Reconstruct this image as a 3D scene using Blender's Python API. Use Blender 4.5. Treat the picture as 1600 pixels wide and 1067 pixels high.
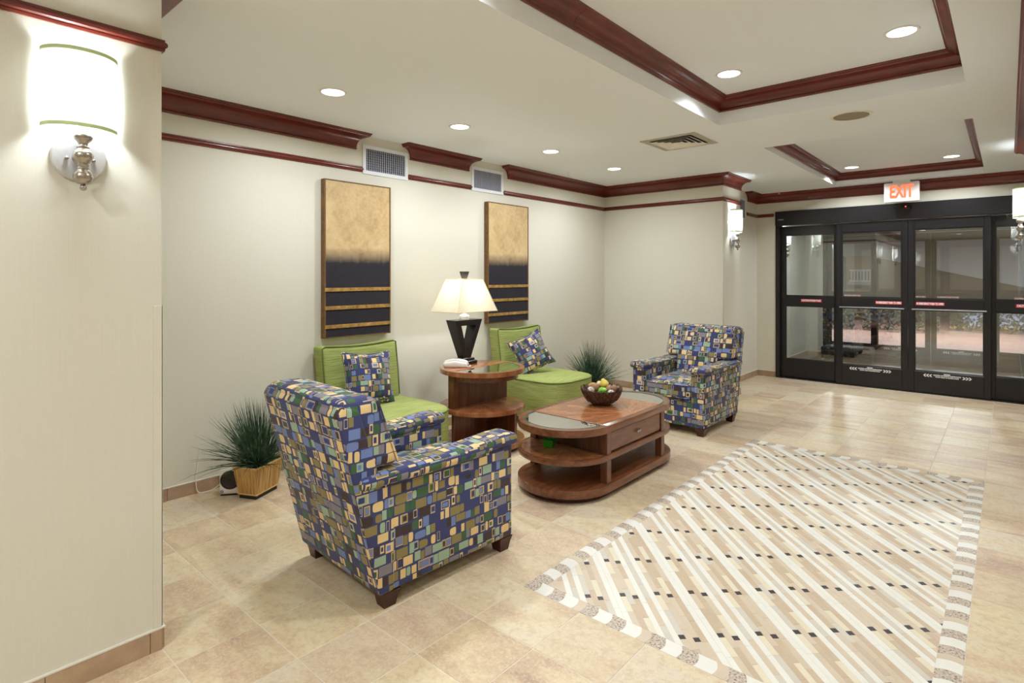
import bpy, bmesh, math, random
from mathutils import Vector, Matrix, noise as mnoise
random.seed(7)
PI = math.pi
for o in list(bpy.data.objects): bpy.data.objects.remove(o)
S = bpy.context.scene
COL = S.collection

# ------------------------------------------------------------------ camera, world, exposure
CAM_H, FPX, YAW, HORIZON = 1.40, 885.0, 41.226, 431.5
cd = bpy.data.cameras.new('camera'); cam = bpy.data.objects.new('camera', cd); COL.objects.link(cam)
cd.sensor_width = 36.0; cd.lens = FPX / 1600 * 36.0
cd.shift_y = -(533.5 - HORIZON) / 1600
cd.clip_start = 0.02
cam.location = (0, 0, CAM_H); cam.rotation_euler = (PI/2, 0, math.radians(YAW))
S.camera = cam
w = bpy.data.worlds.new('night'); S.world = w; w.use_nodes = True
w.node_tree.nodes['Background'].inputs[0].default_value = (0.10, 0.13, 0.22, 1)
w.node_tree.nodes['Background'].inputs[1].default_value = 0.06
S.view_settings.view_transform = 'Standard'; S.view_settings.look = 'None'
S.view_settings.gamma = 1.0; S.view_settings.exposure = 0.36
S.view_settings.use_curve_mapping = False
try:
    S.cycles.max_bounces = 12; S.cycles.diffuse_bounces = 10; S.cycles.glossy_bounces = 4
    S.cycles.transparent_max_bounces = 12; S.cycles.transmission_bounces = 6
    S.cycles.sample_clamp_indirect = 10.0; S.cycles.caustics_reflective = False; S.cycles.caustics_refractive = False
    S.cycles.use_denoising = True
except Exception: pass
DOWNLIGHT_W, SCONCE_W, LAMP_W = 11.2, 7.5, 4.2
WARM = (0.915, 0.973, 1.0); COOL = (0.86, 0.95, 1.0)

# ------------------------------------------------------------------ room numbers (metres)
WX, YB, XP, YC, YPE = -3.945, 6.32, -2.40, 0.735, 6.86      # picture wall, alcove end, pillar face, near column corner, pillar far end
XR, YD, CZ = -2.68, 8.33, 2.545                              # recess wall, door wall, ceiling
RX, RXR = 0.14, 0.86                                         # right wall, right recess
TRAY = (-1.654, 0.6, -0.188, 4.277, 2.74)
TRAY2 = (-1.645, 5.29, -0.193, 8.10, 2.69)

# ------------------------------------------------------------------ material helper
def lin(c):
    return tuple((v/255/12.92 if v/255 <= 0.04045 else ((v/255+0.055)/1.055)**2.4) for v in c[:3]) + (1.0,)
class G:
    def __init__(s, name):
        s.m = bpy.data.materials.new(name); s.m.use_nodes = True
        s.t = s.m.node_tree; s.t.nodes.clear()
        s.out = s.t.nodes.new('ShaderNodeOutputMaterial')
    def n(s, typ, **kw):
        nd = s.t.nodes.new(typ)
        for k, v in kw.items(): setattr(nd, k, v)
        return nd
    def set(s, sock, v):
        if v is None: return
        if hasattr(v, 'node'): s.t.links.new(v, sock)
        else: sock.default_value = v
    def math(s, op, a, b=None, c=None, clamp=False):
        nd = s.n('ShaderNodeMath', operation=op, use_clamp=clamp)
        s.set(nd.inputs[0], a); s.set(nd.inputs[1], b); s.set(nd.inputs[2], c)
        return nd.outputs[0]
    def vm(s, op, a, b=None):
        nd = s.n('ShaderNodeVectorMath', operation=op); s.set(nd.inputs[0], a); s.set(nd.inputs[1], b)
        return nd.outputs[0]
    def comb(s, x=0, y=0, z=0):
        nd = s.n('ShaderNodeCombineXYZ'); s.set(nd.inputs[0], x); s.set(nd.inputs[1], y); s.set(nd.inputs[2], z)
        return nd.outputs[0]
    def sep(s, v):
        nd = s.n('ShaderNodeSeparateXYZ'); s.set(nd.inputs[0], v); return nd.outputs
    def pos(s): return s.n('ShaderNodeNewGeometry').outputs['Position']
    def obj(s): return s.n('ShaderNodeTexCoord').outputs['Object']
    def uv(s): return s.n('ShaderNodeTexCoord').outputs['UV']
    def noise(s, vec, scale=5, detail=3, rough=0.5, out='Fac'):
        nd = s.n('ShaderNodeTexNoise'); s.set(nd.inputs['Vector'], vec)
        nd.inputs['Scale'].default_value = scale; nd.inputs['Detail'].default_value = detail; nd.inputs['Roughness'].default_value = rough
        return nd.outputs[out]
    def white(s, vec, dim='2D'):
        nd = s.n('ShaderNodeTexWhiteNoise', noise_dimensions=dim)
        if dim == '1D': s.set(nd.inputs['W'], vec)
        else: s.set(nd.inputs['Vector'], vec)
        return nd.outputs
    def ramp(s, fac, stops, interp='LINEAR'):
        nd = s.n('ShaderNodeValToRGB'); cr = nd.color_ramp; cr.interpolation = interp
        while len(cr.elements) < len(stops): cr.elements.new(0.5)
        for e, (p, c) in zip(cr.elements, stops): e.position = p; e.color = lin(c)
        s.set(nd.inputs[0], fac); return nd.outputs[0]
    def mix(s, fac, a, b, blend='MIX'):
        nd = s.n('ShaderNodeMix', data_type='RGBA', blend_type=blend)
        s.set(nd.inputs[0], fac)
        s.set(nd.inputs[6], lin(a) if isinstance(a, tuple) else a); s.set(nd.inputs[7], lin(b) if isinstance(b, tuple) else b)
        return nd.outputs[2]
    def bump(s, h, strength=0.3, dist=0.002):
        nd = s.n('ShaderNodeBump'); nd.inputs['Strength'].default_value = strength; nd.inputs['Distance'].default_value = dist
        s.set(nd.inputs['Height'], h); return nd.outputs[0]
    def bsdf(s, color, rough=0.5, metal=0.0, spec=0.5, normal=None, coat=0.0, emit=None, estr=0.0, sheen=0.0):
        p = s.n('ShaderNodeBsdfPrincipled')
        s.set(p.inputs['Base Color'], lin(color) if isinstance(color, tuple) else color)
        s.set(p.inputs['Roughness'], rough); s.set(p.inputs['Metallic'], metal)
        p.inputs['Specular IOR Level'].default_value = spec
        p.inputs['Coat Weight'].default_value = coat; p.inputs['Coat Roughness'].default_value = 0.12
        p.inputs['Sheen Weight'].default_value = sheen
        if normal is not None: s.set(p.inputs['Normal'], normal)
        if emit is not None:
            p.inputs['Emission Color'].default_value = lin(emit); p.inputs['Emission Strength'].default_value = estr
        s.t.links.new(p.outputs[0], s.out.inputs[0]); return s.m
def plain(name, color, rough=0.5, var=0.06, scale=30, **kw):
    g = G(name); n = g.noise(g.obj(), scale, 3)
    a = tuple(max(0, c*(1-var)) for c in color); b = tuple(min(255, c*(1+var)) for c in color)
    return g.bsdf(g.mix(n, a, b), rough, **kw)

M = {}
# striated wallpaper
def wallpaper(name, col, col2):
    g = G(name); p = g.sep(g.pos())
    s = g.math('ADD', p[0], p[1])
    v = g.comb(g.math('MULTIPLY', s, 260.0), 0.0, g.math('MULTIPLY', p[2], 3.0))
    n = g.noise(v, 1.0, 2); n2 = g.noise(g.comb(g.math('MULTIPLY', s, 60.0), 0.0, g.math('MULTIPLY', p[2], 40.0)), 1.0, 2)
    f = g.math('MULTIPLY_ADD', n2, 0.4, g.math('MULTIPLY', n, 0.6))
    return g.bsdf(g.mix(f, col2, col), 0.62, spec=0.25, normal=g.bump(n, 0.25, 0.0008))
M['wall'] = wallpaper('cream_wallpaper', (222, 219, 207), (211, 207, 193))
g = G('ceiling_paint'); n = g.noise(g.pos(), 90, 3, 0.6)
M['ceil'] = g.bsdf(g.mix(n, (234, 239, 242), (240, 245, 248)), 0.7, spec=0.2, normal=g.bump(n, 0.25, 0.002))
M['ceil_white'] = plain('ceiling_white_paint', (232, 228, 216), 0.6, 0.02)
# cherry moulding
g = G('cherry_wood'); p = g.pos()
n = g.noise(g.vm('MULTIPLY', p, (3.0, 3.0, 30.0)), 2.2, 4, 0.6)
n2 = g.noise(p, 3.0, 2)
c = g.ramp(g.math('MULTIPLY_ADD', n2, 0.45, g.math('MULTIPLY', n, 0.6)), [(0.25, (74, 25, 19)), (0.55, (106, 39, 28)), (0.8, (130, 54, 38))])
M['cherry'] = g.bsdf(c, 0.3, spec=0.45, coat=0.25)
# floor tiles : colour cell by tile
TP = 0.306; TX0, TY0 = -1.65, 1.96
def tile_mat(name, tint=1.0):
    g = G(name); p = g.sep(g.pos())
    cx = g.math('FLOOR', g.math('DIVIDE', g.math('SUBTRACT', p[0], TX0), TP)); cy = g.math('FLOOR', g.math('DIVIDE', g.math('SUBTRACT', p[1], TY0), TP))
    r = g.white(g.comb(cx, cy, 0))
    rc = g.sep(r['Color'])
    off = g.vm('ADD', g.pos(), g.vm('SCALE', r['Color']))
    nd = g.n('ShaderNodeVectorMath', operation='SCALE'); g.set(nd.inputs[0], r['Color']); nd.inputs['Scale'].default_value = 37.0
    vec = g.vm('ADD', g.pos(), nd.outputs[0])
    big = g.noise(g.vm('MULTIPLY', vec, (1.0, 2.6, 1.0)), 3.4, 4, 0.55)
    fine = g.noise(vec, 70, 6, 0.75)
    fleck = g.noise(vec, 130, 2, 0.5)
    t = g.math('ADD', g.math('MULTIPLY', big, 1.15), g.math('MULTIPLY_ADD', rc[0], 0.40, -0.28))
    c = g.ramp(t, [(0.14, (162, 130, 108)), (0.34, (194, 164, 136)), (0.48, (210, 187, 152)), (0.62, (218, 202, 170)), (0.84, (210, 200, 184))])
    c = g.mix(g.math('MULTIPLY', rc[1], 0.30), c, (220, 200, 150))
    c = g.mix(g.math('MULTIPLY', rc[2], 0.4), c, (196, 172, 160))
    c = g.mix(g.math('MULTIPLY_ADD', fine, 2.6, -1.15, clamp=True), c, (224, 212, 188))
    c = g.mix(g.math('MULTIPLY_ADD', g.noise(vec, 30, 6, 0.75), 2.6, -1.25, clamp=True), c, (178, 150, 118))
    c = g.mix(g.math('MULTIPLY_ADD', fleck, 5.0, -3.3, clamp=True), c, (224, 214, 198))
    rough = g.math('MULTIPLY_ADD', fine, 0.25, 0.30)
    return g.bsdf(c, rough, spec=0.4, normal=g.bump(fine, 0.12, 0.001))
M['tile'] = tile_mat('travertine_floor_tile')
g = G('baseboard_tile'); n = g.noise(g.pos(), 14, 4, 0.6); n2 = g.noise(g.pos(), 3, 2)
M['basetile'] = g.bsdf(g.ramp(g.math('MULTIPLY_ADD', n2, .5, g.math('MULTIPLY', n, .5)), [(0.3, (156, 128, 106)), (0.6, (182, 156, 130)), (0.8, (198, 176, 150))]), 0.45)
M['grout'] = plain('grout', (216, 205, 188), 0.85, 0.06, 200)
M['strip_edge'] = plain('white_sealant', (222, 216, 204), 0.6, 0.02)
def stone(name, c1, c2, sc=60, rough=0.35):
    g = G(name); r = g.n('ShaderNodeObjectInfo').outputs['Random']
    nd = g.vm('ADD', g.pos(), g.comb(g.math('MULTIPLY', r, 9.0), 0, 0))
    n = g.noise(nd, sc, 3, 0.6); n2 = g.noise(nd, 9, 2)
    return g.bsdf(g.mix(g.math('MULTIPLY_ADD', n2, 0.7, g.math('MULTIPLY_ADD', n, 0.5, -0.1), clamp=True), c1, c2), rough, spec=0.4)
M['s_white'] = stone('white_marble', (218, 214, 206), (234, 231, 224))
M['s_cream'] = stone('cream_marble', (214, 202, 178), (228, 217, 195))
M['s_beige'] = stone('beige_travertine', (196, 178, 156), (216, 200, 179))
M['s_tan'] = stone('tan_travertine', (184, 160, 135), (208, 188, 164))
M['s_grey'] = stone('grey_travertine', (196, 187, 175), (213, 205, 194))
M['s_black'] = stone('black_marble', (50, 44, 46), (76, 68, 70))
g = G('speckled_breccia'); n = g.noise(g.pos(), 120, 2, 0.6); n2 = g.noise(g.pos(), 60, 2)
c = g.ramp(n, [(0.36, (96, 74, 62)), (0.44, (176, 158, 142)), (0.6, (206, 194, 180))]); c = g.mix(g.math('MULTIPLY_ADD', n2, 4.0, -2.4, clamp=True), c, (170, 130, 96))
M['s_speck'] = g.bsdf(c, 0.4)
# patchwork fabric
def fabric(name, CW=0.039, RH=0.046):
    g = G(name); u = g.sep(g.uv())
    v1 = g.math('DIVIDE', u[1], RH); row = g.math('FLOOR', v1); fv = g.math('SUBTRACT', g.math('FRACT', v1), 0.5)
    rr = g.white(row, '1D')['Value']
    u1 = g.math('MULTIPLY_ADD', rr, 13.0, g.math('DIVIDE', u[0], CW))
    u1 = g.math('MULTIPLY_ADD', g.math('SINE', g.math('MULTIPLY', u1, 1.9)), 0.34, u1); colm = g.math('FLOOR', u1); fu = g.math('SUBTRACT', g.math('FRACT', u1), 0.5)
    W1 = g.white(g.comb(colm, row, 0)); W2 = g.white(g.comb(colm, row, 5.3), '3D')
    a = g.sep(W1['Color']); b = g.sep(W2['Color'])
    # shift the patch a little inside its cell
    fu = g.math('ADD', fu, g.math('MULTIPLY_ADD', b[0], 0.16, -0.08)); fv = g.math('ADD', fv, g.math('MULTIPLY_ADD', b[1], 0.20, -0.10))
    hw = g.math('MULTIPLY_ADD', a[0], 0.25, 0.30); hh = g.math('MULTIPLY_ADD', a[1], 0.14, 0.36)
    afu = g.math('ABSOLUTE', fu); afv = g.math('ABSOLUTE', fv)
    def inside(k, d=0.0):
        x = g.math('LESS_THAN', afu, g.math('MULTIPLY_ADD', hw, k, -d)); y = g.math('LESS_THAN', afv, g.math('MULTIPLY_ADD', hh, k, -d))
        return g.math('MULTIPLY', x, y)
    # every third patch or so is rounded
    e = g.math('ADD', g.math('POWER', g.math('DIVIDE', afu, hw), 4.0), g.math('POWER', g.math('DIVIDE', afv, hh), 4.0))
    rnd = g.math('LESS_THAN', e, 0.85)
    isr = g.math('GREATER_THAN', b[2], 0.7)
    ins = g.mix(isr, g.comb(inside(1.0)), g.comb(rnd)); ins = g.sep(ins)[0]
    NAVY, CREAM, OLIVE, MINT, GREEN, PERI, BROWN, LAV = (48, 58, 112), (236, 206, 146), (142, 128, 78), (158, 186, 160), (56, 98, 62), (112, 134, 190), (58, 42, 46), (134, 130, 140)
    c1 = g.ramp(W1['Value'], [(0.0, NAVY), (0.17, CREAM), (0.41, OLIVE), (0.58, MINT), (0.67, GREEN), (0.76, PERI), (0.85, BROWN), (0.92, LAV)], 'CONSTANT')
    c2 = g.ramp(W2['Value'], [(0.0, NAVY), (0.4, PERI), (0.62, GREEN), (0.8, BROWN)], 'CONSTANT')
    col = g.mix(ins, NAVY, c1)
    rim = g.math('MULTIPLY', g.math('SUBTRACT', inside(1.0), inside(1.0, 0.075), clamp=True), g.math('GREATER_THAN', a[2], 0.74))
    col = g.mix(rim, col, (222, 196, 140))
    core = g.math('MULTIPLY', inside(0.56), g.math('GREATER_THAN', a[2], 0.72))
    col = g.mix(core, col, c2)
    wv = g.noise(g.uv(), 900, 2, 0.5)
    col = g.mix(g.math('MULTIPLY', wv, 0.22), col, (120, 112, 104))
    return g.bsdf(col, 0.8, spec=0.2, normal=g.bump(wv, 0.2, 0.001), sheen=0.1)
M['patch'] = fabric('patchwork_upholstery')
M['patch_small'] = fabric('patchwork_cushion_cloth', 0.036, 0.042)
def greenfab():
    g = G('green_striped_upholstery'); u = g.sep(g.uv())
    n = g.noise(g.comb(g.math('MULTIPLY', u[0], 5.0), g.math('MULTIPLY', u[1], 120.0), 0), 1.0, 3, 0.6)
    n2 = g.noise(g.uv(), 500, 2)
    c = g.ramp(n, [(0.3, (122, 132, 68)), (0.5, (152, 160, 92)), (0.7, (170, 178, 112))])
    c = g.mix(g.math('MULTIPLY', n2, 0.2), c, (178, 188, 126))
    return g.bsdf(c, 0.8, spec=0.15, normal=g.bump(n2, 0.15, 0.001))
M['green'] = greenfab()
M['green_dark'] = plain('green_piping', (96, 110, 48), 0.8)
M['leg'] = plain('dark_walnut_leg', (62, 30, 20), 0.35, 0.15, 12, spec=0.4)
def wood(name, dark, mid, light, axis=(3, 26, 26), rough=0.28):
    g = G(name); p = g.obj()
    n = g.noise(g.vm('MULTIPLY', p, axis), 1.3, 5, 0.62)
    c = g.ramp(n, [(0.28, dark), (0.5, mid), (0.72, light)])
    return g.bsdf(c, rough, spec=0.45, coat=0.3)
M['wood_y'] = wood('mahogany_long_grain', (84, 46, 28), (112, 66, 40), (134, 84, 54), (26, 3, 26))
M['wood_z'] = wood('mahogany_upright_grain', (78, 42, 26), (102, 60, 37), (122, 76, 48), (26, 26, 3))
def sunburst(name, cx, cy):
    g = G(name); p = g.sep(g.obj())
    x = g.math('SUBTRACT', p[0], cx); y = g.math('SUBTRACT', p[1], cy)
    ang = g.math('ARCTAN2', y, x); r = g.math('SQRT', g.math('ADD', g.math('MULTIPLY', x, x), g.math('MULTIPLY', y, y)))
    n = g.noise(g.comb(g.math('MULTIPLY', ang, 5.0), g.math('MULTIPLY', r, 4.0), 0), 1.0, 6, 0.66)
    k = g.math('MULTIPLY_ADD', r, -0.25, g.math('ADD', n, 0.06))
    c = g.ramp(k, [(0.22, (114, 62, 36)), (0.46, (152, 94, 58)), (0.66, (178, 120, 80))])
    return g.bsdf(c, 0.22, spec=0.45, coat=0.35)
M['burst_c'] = sunburst('mahogany_sunburst', 0.27, 0.0)
M['burst_s'] = sunburst('mahogany_sunburst_shelf', 0.0, -0.40)
M['burst_e'] = sunburst('mahogany_sunburst_round', 0.0, 0.0)
M['nickel'] = plain('brushed_nickel', (176, 168, 158), 0.28, 0.05, 80, metal=1.0)
M['plate'] = plain('satin_nickel_plate', (206, 205, 206), 0.42, 0.03, 80, metal=0.6)
M['black_wood'] = plain('black_lacquered_wood', (30, 22, 22), 0.32, 0.2, 20)
M['white_plastic'] = plain('white_plastic', (232, 230, 226), 0.4, 0.01)
M['white_metal'] = plain('white_enamel', (226, 228, 234), 0.45, 0.02)
M['grille_dark'] = plain('dark_duct', (52, 52, 58), 0.8)
M['grille_grey'] = plain('grey_louvre', (150, 152, 166), 0.5)
M['bronze'] = plain('dark_bronze_aluminium', (27, 24, 28), 0.30, 0.10, 40, spec=0.5)
M['steel_edge'] = plain('bright_aluminium', (186, 188, 198), 0.3, 0.03, metal=0.9)
M['red'] = plain('red_sticker', (214, 40, 54), 0.5, 0.03)
M['white_ink'] = plain('white_lettering', (236, 234, 238), 0.6, 0.01)
M['soil'] = plain('dark_moss_bed', (28, 26, 22), 0.95, 0.4, 120)
M['black_plastic'] = plain('black_plastic', (20, 19, 20), 0.45, 0.2)
M['frame_wood'] = plain('aged_gold_frame', (104, 74, 38), 0.55, 0.35, 25)
g = G('gold_bar'); n = g.noise(g.obj(), 30, 4, 0.7)
M['gold'] = g.bsdf(g.ramp(n, [(0.3, (120, 88, 40)), (0.55, (176, 136, 70)), (0.75, (206, 168, 98))]), 0.5, metal=0.1)
def painting():
    g = G('gold_to_black_canvas'); p = g.sep(g.obj())
    n = g.noise(g.obj(), 5, 5, 0.62); n2 = g.noise(g.obj(), 22, 4, 0.7)
    up = g.noise(g.comb(0, g.math('MULTIPLY', p[1], 20.0), g.math('MULTIPLY', p[2], 2.5)), 1.0, 3)
    gold = g.ramp(g.math('MULTIPLY_ADD', n2, 0.4, g.math('MULTIPLY', n, 0.6)), [(0.3, (162, 132, 92)), (0.5, (194, 166, 122)), (0.72, (216, 192, 150))])
    blk = g.mix(n2, (34, 32, 40), (48, 45, 56))
    f = g.math('MULTIPLY_ADD', g.math('ADD', p[2], g.math('MULTIPLY_ADD', up, 0.05, -0.025)), 8.0, 0.25, clamp=True)
    c = g.mix(f, blk, gold)
    return g.bsdf(c, 0.55, spec=0.3)
M['canvas'] = painting()
g = G('bamboo_slats'); u = g.sep(g.uv())
n = g.noise(g.comb(g.math('MULTIPLY', u[0], 90.0), g.math('MULTIPLY', u[1], 4.0), 0), 1.0, 3, 0.7)
M['bamboo'] = g.bsdf(g.ramp(n, [(0.3, (122, 84, 40)), (0.45, (176, 134, 74)), (0.6, (206, 166, 102)), (0.75, (222, 188, 128))]), 0.45)
M['pale_wood'] = plain('pale_wood_edge', (214, 176, 118), 0.5)
g = G('grass_blade'); n = g.noise(g.obj(), 20, 2)
M['grass'] = g.bsdf(g.ramp(n, [(0.3, (26, 52, 38)), (0.54, (54, 88, 62)), (0.76, (128, 154, 122))]), 0.55)
def glass(name, tint=(0.96, 0.98, 0.97), refl=1.6, ior=1.5, base=0.0):
    g = G(name); f = g.n('ShaderNodeFresnel'); f.inputs[0].default_value = ior
    t = g.n('ShaderNodeBsdfTransparent'); t.inputs[0].default_value = tint + (1,)
    gl = g.n('ShaderNodeBsdfGlossy'); gl.inputs['Roughness'].default_value = 0.0
    mx = g.n('ShaderNodeMixShader'); g.set(mx.inputs[0], g.math('MULTIPLY_ADD', f.outputs[0], refl, base, clamp=True))
    g.t.links.new(t.outputs[0], mx.inputs[1]); g.t.links.new(gl.outputs[0], mx.inputs[2]); g.t.links.new(mx.outputs[0], g.out.inputs[0])
    return g.m
M['pane'] = glass('door_glass', (0.93, 0.95, 0.94), 4.2)
M['table_glass'] = glass('bevelled_table_glass', (0.36, 0.40, 0.37), 3.6, 1.5, 0.18)
M['glass_edge'] = plain('green_glass_edge', (40, 110, 90), 0.15, 0.1, spec=0.7)
g = G('green_candle_glass'); p_ = g.n('ShaderNodeBsdfPrincipled')
M['green_glass'] = g.bsdf((36, 140, 20), 0.08, spec=0.7, coat=0.6)
def shade_mat(name, col, tr=0.6):
    g = G(name); n = g.noise(g.vm('MULTIPLY', g.obj(), (160, 160, 8)), 1.0, 2)
    c = g.mix(n, tuple(v*0.95 for v in col), col)
    d = g.n('ShaderNodeBsdfDiffuse'); g.set(d.inputs[0], c)
    t = g.n('ShaderNodeBsdfTranslucent'); g.set(t.inputs[0], c)
    mx = g.n('ShaderNodeMixShader'); mx.inputs[0].default_value = tr
    g.t.links.new(d.outputs[0], mx.inputs[1]); g.t.links.new(t.outputs[0], mx.inputs[2]); g.t.links.new(mx.outputs[0], g.out.inputs[0])
    return g.m
M['shade'] = shade_mat('white_linen_shade', (250, 250, 248))
M['shade_cream'] = shade_mat('cream_silk_shade', (244, 238, 222), 0.42)
M['band'] = shade_mat('pale_green_trim', (214, 222, 180), 0.35)
def emitter(name, col, st):
    g = G(name); e = g.n('ShaderNodeEmission'); e.inputs[0].default_value = lin(col); e.inputs[1].default_value = st
    g.t.links.new(e.outputs[0], g.out.inputs[0]); return g.m
M['lens'] = emitter('lit_lamp_lens', (255, 252, 246), 7.0)
M['exit_red'] = emitter('lit_exit_letters', (255, 96, 60), 2.0)
M['exit_face'] = plain('white_sign_face', (238, 226, 226), 0.5, 0.01)
M['speaker'] = plain('taupe_speaker_mesh', (150, 138, 122), 0.8, 0.08, 300)
# outdoor
M['mat_floor'] = plain('grey_entrance_matting', (98, 92, 84), 0.55, 0.12, 30)
def pavers():
    g = G('pink_brick_pavers'); b = g.n('ShaderNodeTexBrick'); g.set(b.inputs['Vector'], g.pos())
    b.inputs['Color1'].default_value = lin((150, 116, 104)); b.inputs['Color2'].default_value = lin((130, 98, 90)); b.inputs['Mortar'].default_value = lin((110, 88, 80))
    b.inputs['Scale'].default_value = 5.0; b.inputs['Mortar Size'].default_value = 0.02
    n = g.noise(g.pos(), 2.0, 3)
    return g.bsdf(g.mix(g.math('MULTIPLY', n, 0.5), b.outputs[0], (160, 130, 120)), 0.6)
M['paver'] = pavers()
M['tan_wall'] = plain('tan_stucco', (178, 146, 112), 0.9, 0.05, 12)
M['brown_wall'] = plain('dark_brown_siding', (70, 42, 40), 0.8, 0.15, 4)
M['canopy'] = plain('grey_canopy_fascia', (180, 180, 192), 0.7, 0.03)
M['hedge'] = plain('dark_hedge_leaves', (36, 38, 28), 0.8, 0.5, 40)
M['wicker'] = plain('black_wicker', (34, 30, 28), 0.7, 0.4, 60)
M['yellow'] = plain('yellow_tactile_strip', (206, 160, 66), 0.7)
M['lit_blue_slab'] = plain('blue_white_lit_slab', (170, 180, 210), 0.6)  # blue-white light on the parking lot, put into the slab colour

# ------------------------------------------------------------------ geometry helpers
def bm_new(): return bmesh.new()
def add_box(bm, x0, x1, y0, y1, z0, z1, bev=0.0, seg=2):
    t = bmesh.new()
    r = bmesh.ops.create_cube(t, size=1.0)
    for v in t.verts: v.co = Vector(((x0+x1)/2 + v.co.x*(x1-x0), (y0+y1)/2 + v.co.y*(y1-y0), (z0+z1)/2 + v.co.z*(z1-z0)))
    if bev > 0: bmesh.ops.bevel(t, geom=list(t.edges), offset=bev, segments=seg, profile=0.5, affect='EDGES')
    merge(bm, t)
def merge(bm, t, mtx=None):
    if mtx is not None: t.transform(mtx)
    me = bpy.data.meshes.new('tmp'); t.to_mesh(me); t.free(); bm.from_mesh(me); bpy.data.meshes.remove(me)
def add_prism(bm, pts, z0, z1, axis='z', bev=0.0, seg=2):
    """extrude a polygon; axis z: pts (x,y); axis x: pts (y,z); axis y: pts (x,z)"""
    t = bmesh.new()
    def P(a, b, c): return {'z': (a, b, c), 'x': (c, a, b), 'y': (a, c, b)}[axis]
    lo = [t.verts.new(P(a, b, z0)) for a, b in pts]; hi = [t.verts.new(P(a, b, z1)) for a, b in pts]
    n = len(pts)
    t.faces.new(lo[::-1]); t.faces.new(hi)
    for i in range(n): t.faces.new((lo[i], lo[(i+1) % n], hi[(i+1) % n], hi[i]))
    bmesh.ops.recalc_face_normals(t, faces=t.faces)
    if bev > 0:
        es = [e for e in t.edges if len(e.link_faces) == 2 and e.calc_face_angle(0) > 0.6]
        bmesh.ops.bevel(t, geom=es, offset=bev, segments=seg, profile=0.5, affect='EDGES')
    merge(bm, t)
def add_lathe(bm, prof, seg=24, mtx=None):
    """prof list of (r,z)"""
    t = bmesh.new(); rings = []
    for r, z in prof:
        if r < 1e-5: rings.append([t.verts.new((0, 0, z))])
        else: rings.append([t.verts.new((r*math.cos(2*PI*i/seg), r*math.sin(2*PI*i/seg), z)) for i in range(seg)])
    for a, b in zip(rings, rings[1:]):
        if len(a) == 1 and len(b) == 1: continue
        for i in range(seg):
            j = (i+1) % seg
            if len(a) == 1: t.faces.new((a[0], b[j], b[i]))
            elif len(b) == 1: t.faces.new((a[i], a[j], b[0]))
            else: t.faces.new((a[i], a[j], b[j], b[i]))
    bmesh.ops.recalc_face_normals(t, faces=t.faces)
    merge(bm, t, mtx)
def add_sweep(bm, prof, path, closed=False, side=1):
    """prof closed polygon of (out, z); path (x,y); out goes to the left (side=1) of the path"""
    t = bmesh.new(); n = len(path); rings = []
    def nrm(a, b):
        d = Vector((b[0]-a[0], b[1]-a[1])).normalized(); return Vector((-d.y, d.x))*side
    for i, p in enumerate(path):
        if closed or 0 < i < n-1:
            n1 = nrm(path[(i-1) % n], p); n2 = nrm(p, path[(i+1) % n]); m = (n1+n2)/max(0.2, 1+n1.dot(n2))
        elif i == 0: m = nrm(p, path[1])
        else: m = nrm(path[-2], p)
        rings.append([t.verts.new((p[0]+m.x*o, p[1]+m.y*o, z)) for o, z in prof])
    k = len(prof)
    for i in range(n if closed else n-1):
        a, b = rings[i], rings[(i+1) % n]
        for j in range(k): t.faces.new((a[j], a[(j+1) % k], b[(j+1) % k], b[j]))
    if not closed: t.faces.new(rings[0][::-1]); t.faces.new(rings[-1])
    bmesh.ops.recalc_face_normals(t, faces=t.faces)
    merge(bm, t)
def add_tube(bm, pts, r, seg=8, close=True):
    t = bmesh.new(); rings = []
    pts = [Vector(p) for p in pts]; up = Vector((0, 0, 1))
    for i, p in enumerate(pts):
        d = (pts[min(i+1, len(pts)-1)] - pts[max(i-1, 0)]).normalized()
        a = d.cross(up) if abs(d.z) < 0.95 else d.cross(Vector((1, 0, 0))); a.normalize(); b = d.cross(a)
        rr = r[i] if isinstance(r, (list, tuple)) else r
        rings.append([t.verts.new(p + a*rr*math.cos(2*PI*k/seg) + b*rr*math.sin(2*PI*k/seg)) for k in range(seg)])
    for A, B in zip(rings, rings[1:]):
        for k in range(seg): t.faces.new((A[k], A[(k+1) % seg], B[(k+1) % seg], B[k]))
    if close: t.faces.new(rings[0][::-1]); t.faces.new(rings[-1])
    bmesh.ops.recalc_face_normals(t, faces=t.faces); merge(bm, t)
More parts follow.
